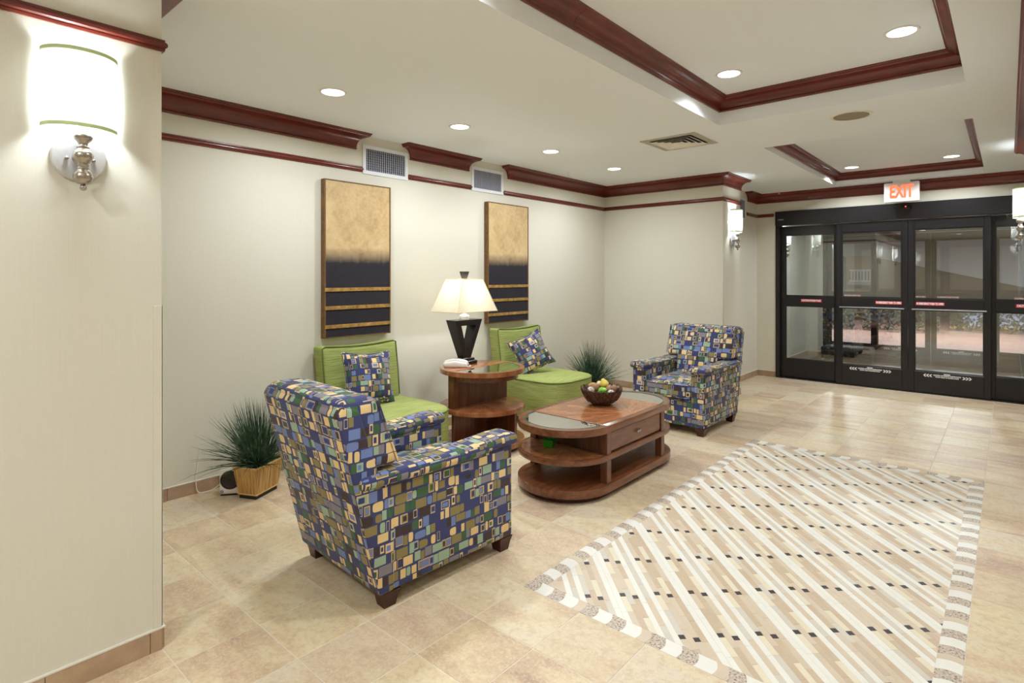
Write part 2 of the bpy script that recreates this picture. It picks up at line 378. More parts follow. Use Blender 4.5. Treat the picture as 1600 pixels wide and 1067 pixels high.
def add_soft(bm, x0, x1, y0, y1, z0, z1, r=0.03, n=8, deform=None):
    """rounded box with an even grid so it can be bent and puffed"""
    c = Vector(((x0+x1)/2, (y0+y1)/2, (z0+z1)/2)); h = Vector(((x1-x0)/2, (y1-y0)/2, (z1-z0)/2))
    def axis(hh):
        rr = min(r, hh*0.98); core = [-(hh-rr) + 2*(hh-rr)*i/n for i in range(n+1)]
        return [-hh, -hh+rr*0.29, -hh+rr*0.62] + core + [hh-rr*0.62, hh-rr*0.29, hh]
    A = [axis(h.x), axis(h.y), axis(h.z)]; t = bmesh.new(); V = {}
    def vert(p):
        key = tuple(round(q, 5) for q in p)
        if key not in V:
            q = Vector([max(-(h[i]-min(r, h[i]*0.98)), min(h[i]-min(r, h[i]*0.98), p[i])) for i in range(3)]); d = Vector(p)-q
            if d.length > 1e-9: q = q + d.normalized()*min(r, min(h)*0.98)
            q = q + c
            if deform: q = Vector(deform(q.x, q.y, q.z))
            V[key] = t.verts.new(q)
        return V[key]
    for ax in range(3):
        u, w_ = (ax+1) % 3, (ax+2) % 3
        for sgn in (-1, 1):
            for i in range(len(A[u])-1):
                for j in range(len(A[w_])-1):
                    q = []
                    for a, b in ((i, j), (i+1, j), (i+1, j+1), (i, j+1)):
                        p = [0, 0, 0]; p[ax] = sgn*h[ax]; p[u] = A[u][a]; p[w_] = A[w_][b]; q.append(vert(p))
                    if sgn < 0: q = q[::-1]
                    try: t.faces.new(q)
                    except ValueError: pass
    bmesh.ops.recalc_face_normals(t, faces=t.faces)
    merge(bm, t)
def box_uv(me, scale=1.0):
    uvl = me.uv_layers.new(name='UVMap')
    for p in me.polygons:
        n = p.normal; ax = max(range(3), key=lambda i: abs(n[i]))
        for li in p.loop_indices:
            co = me.vertices[me.loops[li].vertex_index].co
            uvl.data[li].uv = ((co.y+7.13, co.z+3.3) if ax == 0 else (co.x+3.7, co.z+3.3) if ax == 1 else (co.x+3.7, co.y+5.1))
def obj(name, bm, mat, parent=None, smooth=None, uv=False, loc=None, rotz=0.0):
    me = bpy.data.meshes.new(name); bm.to_mesh(me); bm.free()
    if uv: box_uv(me)
    me.materials.append(M[mat] if isinstance(mat, str) else mat)
    if smooth is not None:
        for p in me.polygons: p.use_smooth = True
        me.set_sharp_from_angle(angle=math.radians(smooth))
    o = bpy.data.objects.new(name, me); COL.objects.link(o)
    if parent is not None: o.parent = parent
    if loc is not None: o.location = loc
    o.rotation_euler.z = rotz
    return o
def tag(o, label, cat=None, group=None, kind=None):
    o['label'] = label
    if cat: o['category'] = cat
    if group: o['group'] = group
    if kind: o['kind'] = kind
    return o
def thing(name, label, cat, loc=(0, 0, 0), rotz=0.0, group=None, kind=None):
    o = bpy.data.objects.new(name, None); o.empty_display_size = 0.05; COL.objects.link(o)
    o.location = loc; o.rotation_euler = (0, 0, rotz)
    return tag(o, label, cat, group, kind)
def struct(name, bm, mat, label, cat, **kw):
    return tag(obj(name, bm, mat, **kw), label, cat, None, 'structure')
def boxobj(name, mat, parent, *b, bev=0.0, seg=2, smooth=None, uv=False):
    bm = bm_new(); add_box(bm, *b, bev=bev, seg=seg); return obj(name, bm, mat, parent, smooth, uv)
def copy_tree(o, parent=None):
    c = o.copy(); COL.objects.link(c)
    if parent is not None: c.parent = parent
    for ch in list(o.children): copy_tree(ch, c)
    return c
def lettering(text, size, mat, parent, loc, rot, name='lettering', width=None, depth=0.0004, align='CENTER', bold=0.0):
    cu = bpy.data.curves.new('text', 'FONT'); cu.body = text; cu.size = size; cu.align_x = align; cu.align_y = 'CENTER'; cu.extrude = depth
    cu.offset = bold
    to = bpy.data.objects.new('text', cu); COL.objects.link(to)
    bpy.context.view_layer.update()
    me = bpy.data.meshes.new_from_object(to.evaluated_get(bpy.context.evaluated_depsgraph_get()))
    bpy.data.objects.remove(to); bpy.data.curves.remove(cu)
    if width:
        xs = [v.co.x for v in me.vertices]; k = width/(max(xs)-min(xs))
        for v in me.vertices: v.co.x *= k
    me.materials.clear(); me.materials.append(M[mat])
    o = bpy.data.objects.new(name, me); COL.objects.link(o); o.parent = parent; o.location = loc; o.rotation_euler = rot
    return o
def lamp(name, typ, loc, power, color, parent=None, size=0.1, rot=None, spread=None):
    ld = bpy.data.lights.new(name, typ); ld.energy = power; ld.color = color
    if typ == 'AREA':
        ld.shape = 'DISK'; ld.size = size
        if spread: ld.spread = spread
    elif typ == 'POINT': ld.shadow_soft_size = size
    o = bpy.data.objects.new(name, ld); COL.objects.link(o); o.location = loc
    if rot: o.rotation_euler = rot
    if parent is not None: o.parent = parent
    return o
# camera projection, used only to rank which floor pieces show largest
_th = math.radians(YAW)
def seen(x, y, z=0.0):
    d = -x*math.sin(_th) + y*math.cos(_th)
    if d < 0.3: return None
    px = (x*math.cos(_th)+y*math.sin(_th))/d*FPX+800; py = -(z-CAM_H)/d*FPX+HORIZON
    return (d, px, py)

# ================================================================== STRUCTURE
# ---- walls
def wallbox(name, label, *b):
    bm = bm_new(); add_box(bm, *b); return struct(name, bm, 'wall', label, 'wall')
TOP = CZ + 0.0
wallbox('wall_left', 'long cream wall behind the green chairs carrying two tall pictures', WX-0.25, WX, YC-0.1, YB+0.3, -0.02, TOP)
wallbox('wall_back', 'short cream end wall of the seating alcove beside the far armchair', WX-0.25, XP, YB, YPE, -0.02, TOP)
wallbox('wall_near', 'near cream wall face with the big bright sconce at the left', WX-0.25, XP, -5.0, YC, -0.02, TOP)
wallbox('wall_recess', 'narrow cream wall between the far pillar and the entrance doors', XR-0.6, XR, YPE, YD+0.3, -0.02, TOP)
wallbox('wall_right', 'cream wall along the right edge with a bright sconce', RX, RX+1.0, 2.3, YPE, -0.02, TOP)
wallbox('wall_right_recess', 'cream wall beside the right end of the entrance doors', RXR, RXR+0.3, YPE, YD+0.3, -0.02, TOP)
wallbox('wall_lobby', 'cream lobby wall behind the camera', WX-0.25, 4.5, -5.3, -5.0, -0.02, TOP)
wallbox('wall_lobby_side', 'cream lobby side wall to the right of the camera', 4.5, 4.8, -5.3, 2.6, -0.02, TOP)
wallbox('wall_lobby_front', 'cream lobby wall beside the right wall', RX+1.0, 4.5, 2.3, 2.6, -0.02, TOP)
DXL, DXR, DZH = -2.43, 0.60, 2.29
bm = bm_new()
for b in ((XR-0.6, DXL, YD, YD+0.15, -0.02, TOP), (DXR, RXR+0.3, YD, YD+0.15, -0.02, TOP), (DXL, DXR, YD, YD+0.15, DZH, TOP)): add_box(bm, *b)
struct('wall_entrance', bm, 'wall', 'cream wall above and beside the dark entrance doors', 'wall')
# ---- ceiling with two trays
bm = bm_new()
CX0, CX1, CY0, CY1 = WX-0.25, 4.8, -5.3, YD+0.15
def rect(x0, x1, y0, y1, z):
    if x1-x0 > 1e-4 and y1-y0 > 1e-4:
        add_box(bm, x0, x1, y0, y1, z, z+0.02)
xs = sorted({CX0, TRAY[0], TRAY[2], CX1}); ys = sorted({CY0, TRAY[1], TRAY[3], TRAY2[1], TRAY2[3], CY1})
for y0, y1 in zip(ys, ys[1:]):
    t = TRAY if (y0 >= TRAY[1]-1e-6 and y1 <= TRAY[3]+1e-6) else TRAY2 if (y0 >= TRAY2[1]-1e-6 and y1 <= TRAY2[3]+1e-6) else None
    if t is None: rect(CX0, CX1, y0, y1, CZ)
    else: rect(CX0, t[0], y0, y1, CZ); rect(t[2], CX1, y0, y1, CZ)
ceiling = struct('ceiling', bm, 'ceil', 'cream textured ceiling with two recessed trays', 'ceiling')
for t in (TRAY, TRAY2):
    bm = bm_new(); e = 0.02; t = (t[0]+.001, t[1]+.001, t[2]-.001, t[3]-.001, t[4])
    for b in ((t[0]-e, t[0], t[1]-e, t[3]+e, CZ+.0005, t[4]+.02), (t[2], t[2]+e, t[1]-e, t[3]+e, CZ+.0005, t[4]+.02), (t[0], t[2], t[1]-e, t[1], CZ+.0005, t[4]+.02), (t[0], t[2], t[3], t[3]+e, CZ+.0005, t[4]+.02), (t[0]-e, t[2]+e, t[1]-e, t[3]+e, t[4], t[4]+.02)): add_box(bm, *b)
    obj('tray_recess', bm, 'ceil', ceiling)
# ---- floor: tiles
bm = bm_new(); add_box(bm, WX-0.25, 4.8, -5.3, YD+0.2, -0.06, -0.0012)
floor = struct('floor', bm, 'grout', 'beige travertine tile floor with a mosaic inlay', 'floor')
REG = [(WX, XP, YC, YB), (XP, RX, -5.0, YPE), (RX, 4.5, -5.0, 2.3), (XR, RXR, YPE, YD+0.05)]
RUG = (TX0, TX0+5*TP, TY0, TY0+10*TP)
def tile_mesh(bm, x0, x1, y0, y1, gap=0.0022, ch=0.0008):
    x0 += gap; x1 -= gap; y0 += gap; y1 -= gap
    lo = [bm.verts.new(p) for p in ((x0, y0, -0.0012), (x1, y0, -0.0012), (x1, y1, -0.0012), (x0, y1, -0.0012))]
    md = [bm.verts.new((v.co.x, v.co.y, -ch*0.6)) for v in lo]
    hi = [bm.verts.new(p) for p in ((x0+ch, y0+ch, 0), (x1-ch, y0+ch, 0), (x1-ch, y1-ch, 0), (x0+ch, y1-ch, 0))]
    bm.faces.new(hi)
    for a, b in ((lo, md), (md, hi)):
        for i in range(4): bm.faces.new((a[i], a[(i+1) % 4], b[(i+1) % 4], b[i]))
whole = bpy.data.meshes.new('floor_tile'); b_ = bm_new(); tile_mesh(b_, -TP/2, TP/2, -TP/2, TP/2); b_.to_mesh(whole); b_.free(); whole.materials.append(M['tile'])
pieces = []
for i in range(int((WX-TX0)/TP)-2, int((4.5-TX0)/TP)+2):
    for j in range(int((-5-TY0)/TP)-2, int((YD-TY0)/TP)+3):
        x0, y0 = TX0+i*TP, TY0+j*TP; x1, y1 = x0+TP, y0+TP
        if 0 <= i < 5 and 0 <= j < 10: continue
        cl = []
        for r in REG:
            a, b, c, d = max(x0, r[0]), min(x1, r[1]), max(y0, r[2]), min(y1, r[3])
            if b-a > 0.004 and d-c > 0.004: cl.append((a, b, c, d))
        area = sum((b-a)*(d-c) for a, b, c, d in cl)
        if area > TP*TP*0.999: pieces.append((x0, x1, y0, y1))
        else: pieces += cl
def rank(p):
    q = seen((p[0]+p[1])/2, (p[2]+p[3])/2)
    if q is None or not (-60 < q[1] < 1660 and q[2] < 1110): return -1
    return (p[1]-p[0])*(p[3]-p[2])/q[0]**3
pieces.sort(key=rank, reverse=True)
for k, p in enumerate(pieces[:300]):
    if abs((p[1]-p[0])-TP) < 1e-5 and abs((p[3]-p[2])-TP) < 1e-5: o = bpy.data.objects.new('tile', whole); COL.objects.link(o); o.location = ((p[0]+p[1])/2, (p[2]+p[3])/2, 0)
    else:
        bm = bm_new(); cx, cy = (p[0]+p[1])/2, (p[2]+p[3])/2
        tile_mesh(bm, p[0]-cx, p[1]-cx, p[2]-cy, p[3]-cy); o = obj('tile', bm, 'tile'); o.location = (cx, cy, 0)
    o.parent = floor
bm = bm_new()
for p in pieces[300:]: tile_mesh(bm, *p)
o = obj('distant_tiles', bm, 'tile', floor); o['kind'] = 'stuff'
# ---- mosaic inlay
inlay_bm = bm_new(); add_box(inlay_bm, RUG[0]+.001, RUG[1]-.001, RUG[2]+.001, RUG[3]-.001, -0.0011, -0.0008)
inlay = obj('mosaic_inlay', inlay_bm, 'grout', floor); inlay['label'] = 'rectangular mosaic of slanted cream stone strips set into the floor'
BW = 0.078
IN = (RUG[0]+BW, RUG[1]-BW, RUG[2]+BW, RUG[3]-BW)
def clip(poly, x0, x1, y0, y1):
    for ax, lim, sg in ((0, x0, 1), (0, x1, -1), (1, y0, 1), (1, y1, -1)):
        out = []
        for i in range(len(poly)):
            a, b = poly[i], poly[(i+1) % len(poly)]; da, db = sg*(a[ax]-lim), sg*(b[ax]-lim)
            if da >= 0: out.append(a)
            if (da >= 0) != (db >= 0):
                t = da/(da-db); out.append((a[0]+(b[0]-a[0])*t, a[1]+(b[1]-a[1])*t))
        poly = out
        if len(poly) < 3: return []
    return poly
def poly_area(p): return abs(sum(p[i][0]*p[(i+1) % len(p)][1]-p[(i+1) % len(p)][0]*p[i][1] for i in range(len(p))))/2
SW = 0.0257; PU = 0.302; U0, V0 = -2.466, 0.649; Q = math.sqrt(0.5)
def uv2xy(u, v): return ((u+v)*Q, (v-u)*Q)
STR = {0: [(0, .026, 's_black'), (.026, .14, 's_cream'), (.14, PU, 's_beige')],
       1: [(.09, .27, 's_tan'), (.27, .09+PU, 's_beige')],
       2: [(.0205, .0465, 's_black'), (.0465, .185, 's_tan'), (.185, .0205+PU, 's_cream')],
       3: [(.08, .08+PU, 's_white')], 4: [(.05, .24, 's_beige'), (.24, .05+PU, 's_grey')],
       5: [(.14, .14+PU, 's_white')],
       9: [(.05, .22, 's_beige'), (.22, .05+PU, 's_tan')], 10: [(.11, .11+PU, 's_white')]}
for _k in (0, 1, 2, 5): STR[_k+6] = STR[_k]
mos = []
umin, umax = (IN[0]-IN[3])*Q, (IN[1]-IN[2])*Q; vmin, vmax = (IN[0]+IN[2])*Q, (IN[1]+IN[3])*Q
for k in range(int((vmin-V0)/SW)-1, int((vmax-V0)/SW)+2):
    v = V0 + k*SW
    for j in range(int((umin-U0)/PU)-2, int((umax-U0)/PU)+3):
        for a, b, m in STR[k % 12]:
            gp = 0.0007
            ua, ub = U0+j*PU+a+gp, U0+j*PU+b-gp; va, vb = v-SW/2+gp, v+SW/2-gp
            full = [uv2xy(ua, va), uv2xy(ub, va), uv2xy(ub, vb), uv2xy(ua, vb)]
            pl = clip(full, IN[0]+gp, IN[1]-gp, IN[2]+gp, IN[3]-gp)
            if len(pl) >= 3 and poly_area(pl) > 2e-5:
                if m == 's_tan' and random.random() < .3: m2 = 's_beige'
                elif m == 's_beige' and random.random() < .3: m2 = random.choice(['s_grey', 's_tan'])
                elif m == 's_cream' and random.random() < .25: m2 = 's_beige'
                else: m2 = m
                mos.append((pl, m2, abs(poly_area(pl)-poly_area(full)) < 1e-7, round(ub-ua, 4)))
def prism_top(bm, pl, cx=0, cy=0, z0=-0.0008, z1=0.0):
    if sum(pl[i][0]*pl[(i+1) % len(pl)][1]-pl[(i+1) % len(pl)][0]*pl[i][1] for i in range(len(pl))) < 0: pl = pl[::-1]
    lo = [bm.verts.new((x-cx, y-cy, z0)) for x, y in pl]; hi = [bm.verts.new((x-cx, y-cy, z1)) for x, y in pl]
    bm.faces.new(hi)
    for i in range(len(pl)): bm.faces.new((lo[i], lo[(i+1) % len(pl)], hi[(i+1) % len(pl)], hi[i]))
def mrank(e):
    cx = sum(p[0] for p in e[0])/len(e[0]); cy = sum(p[1] for p in e[0])/len(e[0]); q = seen(cx, cy)
    if q is None or not (0 < q[1] < 1600 and q[2] < 1067): return -1
    return poly_area(e[0])/q[0]**3
cache = {}
def place_piece(name, pl, m, full=False, key=None):
    cx = sum(p[0] for p in pl)/len(pl); cy = sum(p[1] for p in pl)/len(pl)
    if full and (key, m) in cache: me = cache[(key, m)]
    else:
        bm = bm_new(); prism_top(bm, pl, cx, cy); me = bpy.data.meshes.new(name); bm.to_mesh(me); bm.free(); me.materials.append(M[m])
        if full: cache[(key, m)] = me
    o = bpy.data.objects.new(name, me); COL.objects.link(o); o.location = (cx, cy, 0); o.parent = inlay
mos.sort(key=mrank, reverse=True)
strips = [e for e in mos if e[1] != 's_black']; dots = [e for e in mos if e[1] == 's_black']
for e in strips[:300]: place_piece('stone_strip', e[0], e[1], e[2], e[3])
for e in dots[:300]: place_piece('black_square', e[0], e[1], e[2], e[3])
rest = {}
for e in strips[300:] + dots[300:]: rest.setdefault(e[1], []).append(e[0])
nm = {'s_white': 'far_white_strips', 's_cream': 'far_cream_strips', 's_beige': 'far_beige_strips', 's_tan': 'far_tan_strips', 's_grey': 'far_grey_strips', 's_black': 'far_black_squares'}
for m, L in rest.items():
    bm = bm_new()
    for pl in L: prism_top(bm, pl)
    o = obj(nm[m], bm, m, inlay); o['kind'] = 'stuff'
# border of fan-shaped pieces
def border_run(p0, d, nrm, length):
    s = 0.0; seq = [('s_beige', .040), ('s_speck', .062), ('s_white', .066), ('s_speck', .064), ('s_white', .070)]
    i = 1; cur = 0.0
    def bulge(k): return 0.011*math.sin(PI*k)
    while s < length-0.004:
        m, wd = seq[i % 5]; s1 = min(s+wd, length)
        if length-s1 < .012: s1 = length
        L = []
        curve0 = 1 if s > 0 else 0; curve1 = 1 if s1 < length else 0
        skew = -0.012
        for q in range(5): L.append((s+.0008+curve0*(bulge(q/4)+skew*q/4), BW*q/4))
        for q in range(4, -1, -1): L.append((s1-.0008+curve1*(bulge(q/4)+skew*q/4), BW*q/4))
        pl = [(p0[0]+d[0]*a+nrm[0]*b, p0[1]+d[1]*a+nrm[1]*b) for a, b in L]
        pl = [(min(max(x, RUG[0]+.0008), RUG[1]-.0008), min(max(y, RUG[2]+.0008), RUG[3]-.0008)) for x, y in pl]
        place_piece('border_stone', pl, m)
        s = s1; i += 1
border_run((RUG[0], RUG[2]), (1, 0), (0, 1), 5*TP)
border_run((RUG[0], RUG[3]), (1, 0), (0, -1), 5*TP)
border_run((RUG[0], RUG[2]+BW), (0, 1), (1, 0), 10*TP-2*BW)
border_run((RUG[1], RUG[2]+BW), (0, 1), (-1, 0), 10*TP-2*BW)
# ---- baseboards of tile
def baseboard(name, label, path, side, start=0.0):
    bm = bm_new(); add_sweep(bm, [(0, .078), (.011, .078), (.011, .0835), (0, .0835)], path, side=side)
    root = struct(name, bm, 'strip_edge', label, 'baseboard')
    for (a, b) in zip(path, path[1:]):
        L = math.dist(a, b); d = ((b[0]-a[0])/L, (b[1]-a[1])/L); n = (-d[1]*side, d[0]*side); s = 0.0
        while s < L-.01:
            e = min(L, s+0.305 if s > 0 else s+0.305-start)
            t = bm_new()
            p = [(a[0]+d[0]*(s+.0012), a[1]+d[1]*(s+.0012)), (a[0]+d[0]*(e-.0012), a[1]+d[1]*(e-.0012))]
            add_sweep(t, [(0, 0), (.010, 0), (.010, .076), (.008, .078), (0, .078)], p, side=side)
            obj('skirting_tile', t, 'basetile', root)
            s = e
baseboard('baseboard_near', 'tan tile baseboard under the near left wall', [(XP, -5.0), (XP, YC), (WX, YC)], -1, 0.10)
baseboard('baseboard_left', 'tan tile baseboard along the picture wall', [(WX, YC+.012), (WX, YB-.012)], -1, 0.12)
baseboard('baseboard_back', 'tan tile baseboard around the far pillar', [(WX, YB), (XP, YB), (XP, YPE), (XR, YPE)], -1)
baseboard('baseboard_entrance', 'tan tile baseboard beside the left door jamb', [(XR, YPE+.012), (XR, YD), (DXL-.003, YD)], -1)
baseboard('baseboard_right', 'tan tile baseboard under the right wall', [(RX, 2.3), (RX, YPE), (RXR, YPE)], 1)
# ---- crown and rail mouldings
def crown(h, o, zb):
    p = [(0, zb), (0.010, zb), (0.014, zb+.006), (0.014, zb+.012), (0.008, zb+.016)]
    for k in range(7):
        a = k/6*PI/2; p.append((0.012+(o-0.026)*(1-math.cos(a)), zb+.020+(h-.046)*math.sin(a)))
    p += [(o-.012, zb+h-.022), (o-.006, zb+h-.018), (o-.006, zb+h-.012), (o, zb+h-.008), (o, zb+h), (0, zb+h)]
    return p
CB = 2.418; CRH, CRO = CZ-CB, 0.10
def rail(zb, h=.045, o=.017):
    return [(0, zb), (o*.45, zb), (o*.6, zb+h*.18), (o*.5, zb+h*.26), (o*.95, zb+h*.38), (o, zb+h*.55), (o*.8, zb+h*.72), (o*.55, zb+h*.8), (o*.55, zb+h*.95), (o*.3, zb+h), (0, zb+h)]
RB = 2.245
def mould(name, label, runs, prof, side, cat='moulding'):
    root = thing(name, label, cat, kind='structure')
    for path, closed in runs:
        bm = bm_new(); add_sweep(bm, prof, path, closed, side)
        obj('moulding', bm, 'cherry', root, smooth=35)
E_ = 0.004
def ret_end(x, y): return [(x, y), (x-E_, y)]
# crown: picture wall, cut around the two grilles
runs = [([(WX, YC+.02), (WX, 2.585), (WX-E_, 2.585)], False),
        ([(WX-E_, 3.155), (WX, 3.155), (WX, 3.852), (WX-E_, 3.852)], False),
        ([(WX-E_, 4.441), (WX, 4.441), (WX, YB), (XP, YB), (XP, YPE), (XR, YPE), (XR-E_, YPE)], False)]
mould('trim_1', 'cherry crown moulding round the seating alcove, broken at two grilles', runs, crown(CRH, CRO, CB), -1)
runs = [([(XP, -5.0), (XP, YC), (WX, YC), (WX, 2.645), (WX-E_, 2.645)], False),
        ([(WX-E_, 3.135), (WX, 3.135), (WX, 3.882), (WX-E_, 3.882)], False),
        ([(WX-E_, 4.381), (WX, 4.381), (WX, YB), (XP, YB), (XP, YPE), (XR, YPE), (XR-E_, YPE)], False)]
mould('trim_11', 'cherry crown moulding above the near sconce wall', [([(XP, -5.0), (XP, YC), (WX, YC)], False)], crown(.100, .125, CZ-.100), -1)
mould('trim_2', 'thin cherry picture rail below the alcove crown moulding', runs, rail(RB), -1)
mould('trim_3', 'cherry crown moulding above the entrance doors', [([(XR-E_, 7.95), (XR, 7.95), (XR, YD), (RXR, YD), (RXR, YPE+.02)], False)], crown(CRH, CRO, CB), -1)
mould('trim_4', 'short cherry rail left of the entrance doors', [([(XR-E_, 7.92), (XR, 7.92), (XR, YD), (DXL-.035, YD), (DXL-.035, YD+E_)], False)], rail(RB-.02), -1)
mould('trim_5', 'cherry crown moulding along the right wall', [([(RX, 2.3), (RX, 5.6)], False), ([(RX, 5.602), (RX, YPE), (RXR, YPE)], False)], crown(CRH, CRO, CB), 1)
mould('trim_6', 'thin cherry rail on the right wall', [([(RX, 2.3), (RX, YPE), (RXR, YPE)], False)], rail(RB), 1)
t = TRAY
mould('trim_7', 'wide cherry moulding lining the large ceiling tray', [([(t[0], 2.35), (t[0], t[3]), (t[2], t[3]), (t[2], t[1]), (t[0], t[1]), (t[0], 2.347)], False)], crown(t[4]-2.642, .088, 2.642), -1)
t = TRAY2
mould('trim_8', 'cherry moulding lining the small ceiling tray by the doors', [([(t[0], t[1]), (t[0], t[3]), (t[2], t[3]), (t[2], t[1])], True)], crown(t[4]-2.602, .078, 2.602), -1)
# corner guards
bm = bm_new(); add_box(bm, XP-.0005, XP+.003, YC-.028, YC+.003, .084, 1.29, .001, 1); add_box(bm, XP-.03, XP+.003, YC, YC+.003, .084, 1.29)
struct('trim_9', bm, M['wall'], 'cream corner guard strip on the near wall corner', 'corner guard')
bm = bm_new(); add_box(bm, XP-.045, XP+.003, YB-.003, YB, .084, 1.29, .001, 1); add_box(bm, XP, XP+.003, YB-.003, YB+.045, .084, 1.29)
struct('trim_10', bm, M['wall'], 'cream corner guard strip on the far pillar behind the armchair', 'corner guard')

# ================================================================== ENTRANCE
def leaf(name, label, x0, x1, y, kind='door', sticker=None, decal=False, stx=0.0, cat='door'):
    """one glazed panel between x0 and x1, front face at y, seen from -y"""
    r = thing(name, label, cat, (0, 0, 0), 0, None, 'structure')
    T = 0.045; z0, z1 = 0.012, 2.085; S_ = 0.06
    boxobj('stile', 'bronze', r, x0, x0+S_, y, y+T, z0, z1, bev=.003, seg=1)
    boxobj('stile', 'bronze', r, x1-S_, x1, y, y+T, z0, z1, bev=.003, seg=1)
    boxobj('top_rail', 'bronze', r, x0+S_, x1-S_, y, y+T, 1.965, z1, bev=.003, seg=1)
    boxobj('middle_rail', 'bronze', r, x0+S_, x1-S_, y-.004, y+T, .995, 1.13, bev=.003, seg=1)
    boxobj('bottom_rail', 'bronze', r, x0+S_, x1-S_, y, y+T, z0, .262, bev=.003, seg=1)
    for a, b in ((1.13, 1.965), (.262, .995)):
        boxobj('pane', 'pane', r, x0+S_-.005, x1-S_+.005, y+.02, y+.026, a-.005, b+.005)
    bm = bm_new()
    for a, b in ((1.13, 1.965), (.262, .995)):
        for q in ((x0+S_, x0+S_+.012, a, b), (x1-S_-.012, x1-S_, a, b), (x0+S_+.012, x1-S_-.012, a, a+.012), (x0+S_+.012, x1-S_-.012, b-.012, b)): add_box(bm, q[0], q[1], y+.008, y+.019, q[2], q[3])
    obj('glazing_bead', bm, 'bronze', r)
    if kind == 'door': boxobj('push_bar', 'steel_edge', r, x0+S_*.6, x1-S_*.6, y-.014, y-.004, .994, 1.010, bev=.002, seg=1)
    if sticker:
        wd = .255 if 'CAUTION' in sticker else .275
        s = boxobj('warning_sticker', 'red', r, stx-wd/2, stx+wd/2, y-.0055, y-.0042, 1.052, 1.09); s['label'] = 'red warning sticker'
        lettering(sticker, .034, 'white_ink', s, (stx, y-.0057, 1.071), (PI/2, 0, 0), width=wd*.94, bold=.0019)
    if decal:
        cx = (x0+x1)/2 - .01
        d = lettering('CAUTION AUTOMATIC SLIDING DOOR', .022, 'white_ink', r, (cx, y-.0006, .228), (PI/2, 0, 0), 'decal_lettering', width=.26, bold=.0012); 
        lettering('STAND CLEAR OF MOVING DOOR', .018, 'white_ink', r, (cx, y-.0006, .208), (PI/2, 0, 0), 'decal_lettering', width=.22, bold=.0010)
        boxobj('decal_tab', 'white_ink', r, cx-.03, cx+.03, y-.0006, y, .240, .252)
        for sg in (-1, 1):
            for q in range(3):
                bm = bm_new(); c0 = cx+sg*(.150+q*.028)
                add_prism(bm, [(c0-sg*.012, .203), (c0+sg*.004, .203), (c0+sg*.020, .220), (c0+sg*.004, .237), (c0-sg*.012, .237), (c0+sg*.004-.0, .220)], y-.0008, y, 'y')
                obj('decal_arrow', bm, 'white_ink', r)
    return r
def entrance(y, n0, where, stickers=True):
    fr = thing('door_frame', 'dark bronze header and jambs of the %s sliding doors' % where, 'door frame', kind='structure')
    boxobj('header', 'bronze', fr, DXL, DXR, y-.03, y+.15, 2.095, DZH, bev=.004, seg=1)
    boxobj('jamb', 'bronze', fr, DXL, DXL+.05, y-.01, y+.15, 0, 2.095, bev=.003, seg=1)
    boxobj('jamb', 'bronze', fr, DXR-.05, DXR, y-.01, y+.15, 0, 2.095, bev=.003, seg=1)
    boxobj('threshold', 'bronze', fr, DXL+.05, DXR-.05, y-.01, y+.14, 0, .011)
    leaf('window_%d' % n0, 'fixed left glass sidelight of the %s doors' % where, DXL+.05, -1.655, y+.06, 'window', 'CAUTION STAND BACK', stx=-1.995, cat='window')
    leaf('window_%d' % (n0+1), 'fixed right glass sidelight of the %s doors' % where, -.170, DXR-.05, y+.06, 'window', 'CAUTION STAND BACK', stx=.19, cat='window')
    leaf('door_%d' % n0, 'left sliding glass leaf of the %s doors' % where, -1.685, -.917, y+.004, 'door', 'IN EMERGENCY PUSH TO OPEN', True, stx=-1.113)
    leaf('door_%d' % (n0+1), 'right sliding glass leaf of the %s doors' % where, -.913, -.145, y+.004, 'door', 'IN EMERGENCY PUSH TO OPEN', True, stx=-.70)
    return fr
fr = entrance(YD, 1, 'inner entrance')
lettering('STANLEY', .022, 'white_ink', fr, (-2.352, YD-.0305, 2.175), (PI/2, 0, 0), width=.075)
sens = thing('motion_sensor', 'small black motion sensor on the door header under the exit sign', 'sensor', (-.93, YD-.03, 2.235))
bm = bm_new(); add_soft(bm, -.055, .055, -.045, 0, -.032, .028, .02, 4); obj('housing', bm, 'black_plastic', sens, 40)
bm = bm_new(); add_lathe(bm, [(0, 0), (.008, 0), (.008, .004), (0, .006)], 12, Matrix.Translation((0, -.045, .005)) @ Matrix.Rotation(PI/2, 4, 'X')); obj('indicator', bm, emitter('red_led', (255, 70, 70), 2.0), sens)
# exit sign
ex = thing('exit_sign', 'white illuminated EXIT sign hanging from the ceiling above the doors', 'sign', (-.955, 8.13, 2.40))
bm = bm_new(); add_soft(bm, -.175, .175, -.03, .03, -.118, .118, .014, 4); obj('housing', bm, 'exit_face', ex, 40)
boxobj('mount', 'white_plastic', ex, -.085, .085, -.03, .03, .116, .1445, bev=.003, seg=1)
lettering('EXIT', .205, 'exit_red', ex, (0, -.0306, .0), (PI/2, 0, 0), width=.235, depth=.002, bold=.006)
for sx in (-.03, .0): 
    bm = bm_new(); add_lathe(bm, [(0, -.008), (.006, -.006), (.006, 0), (0, 0)], 8, Matrix.Translation((sx, 0, -.117))); obj('test_button', bm, 'white_plastic', ex)
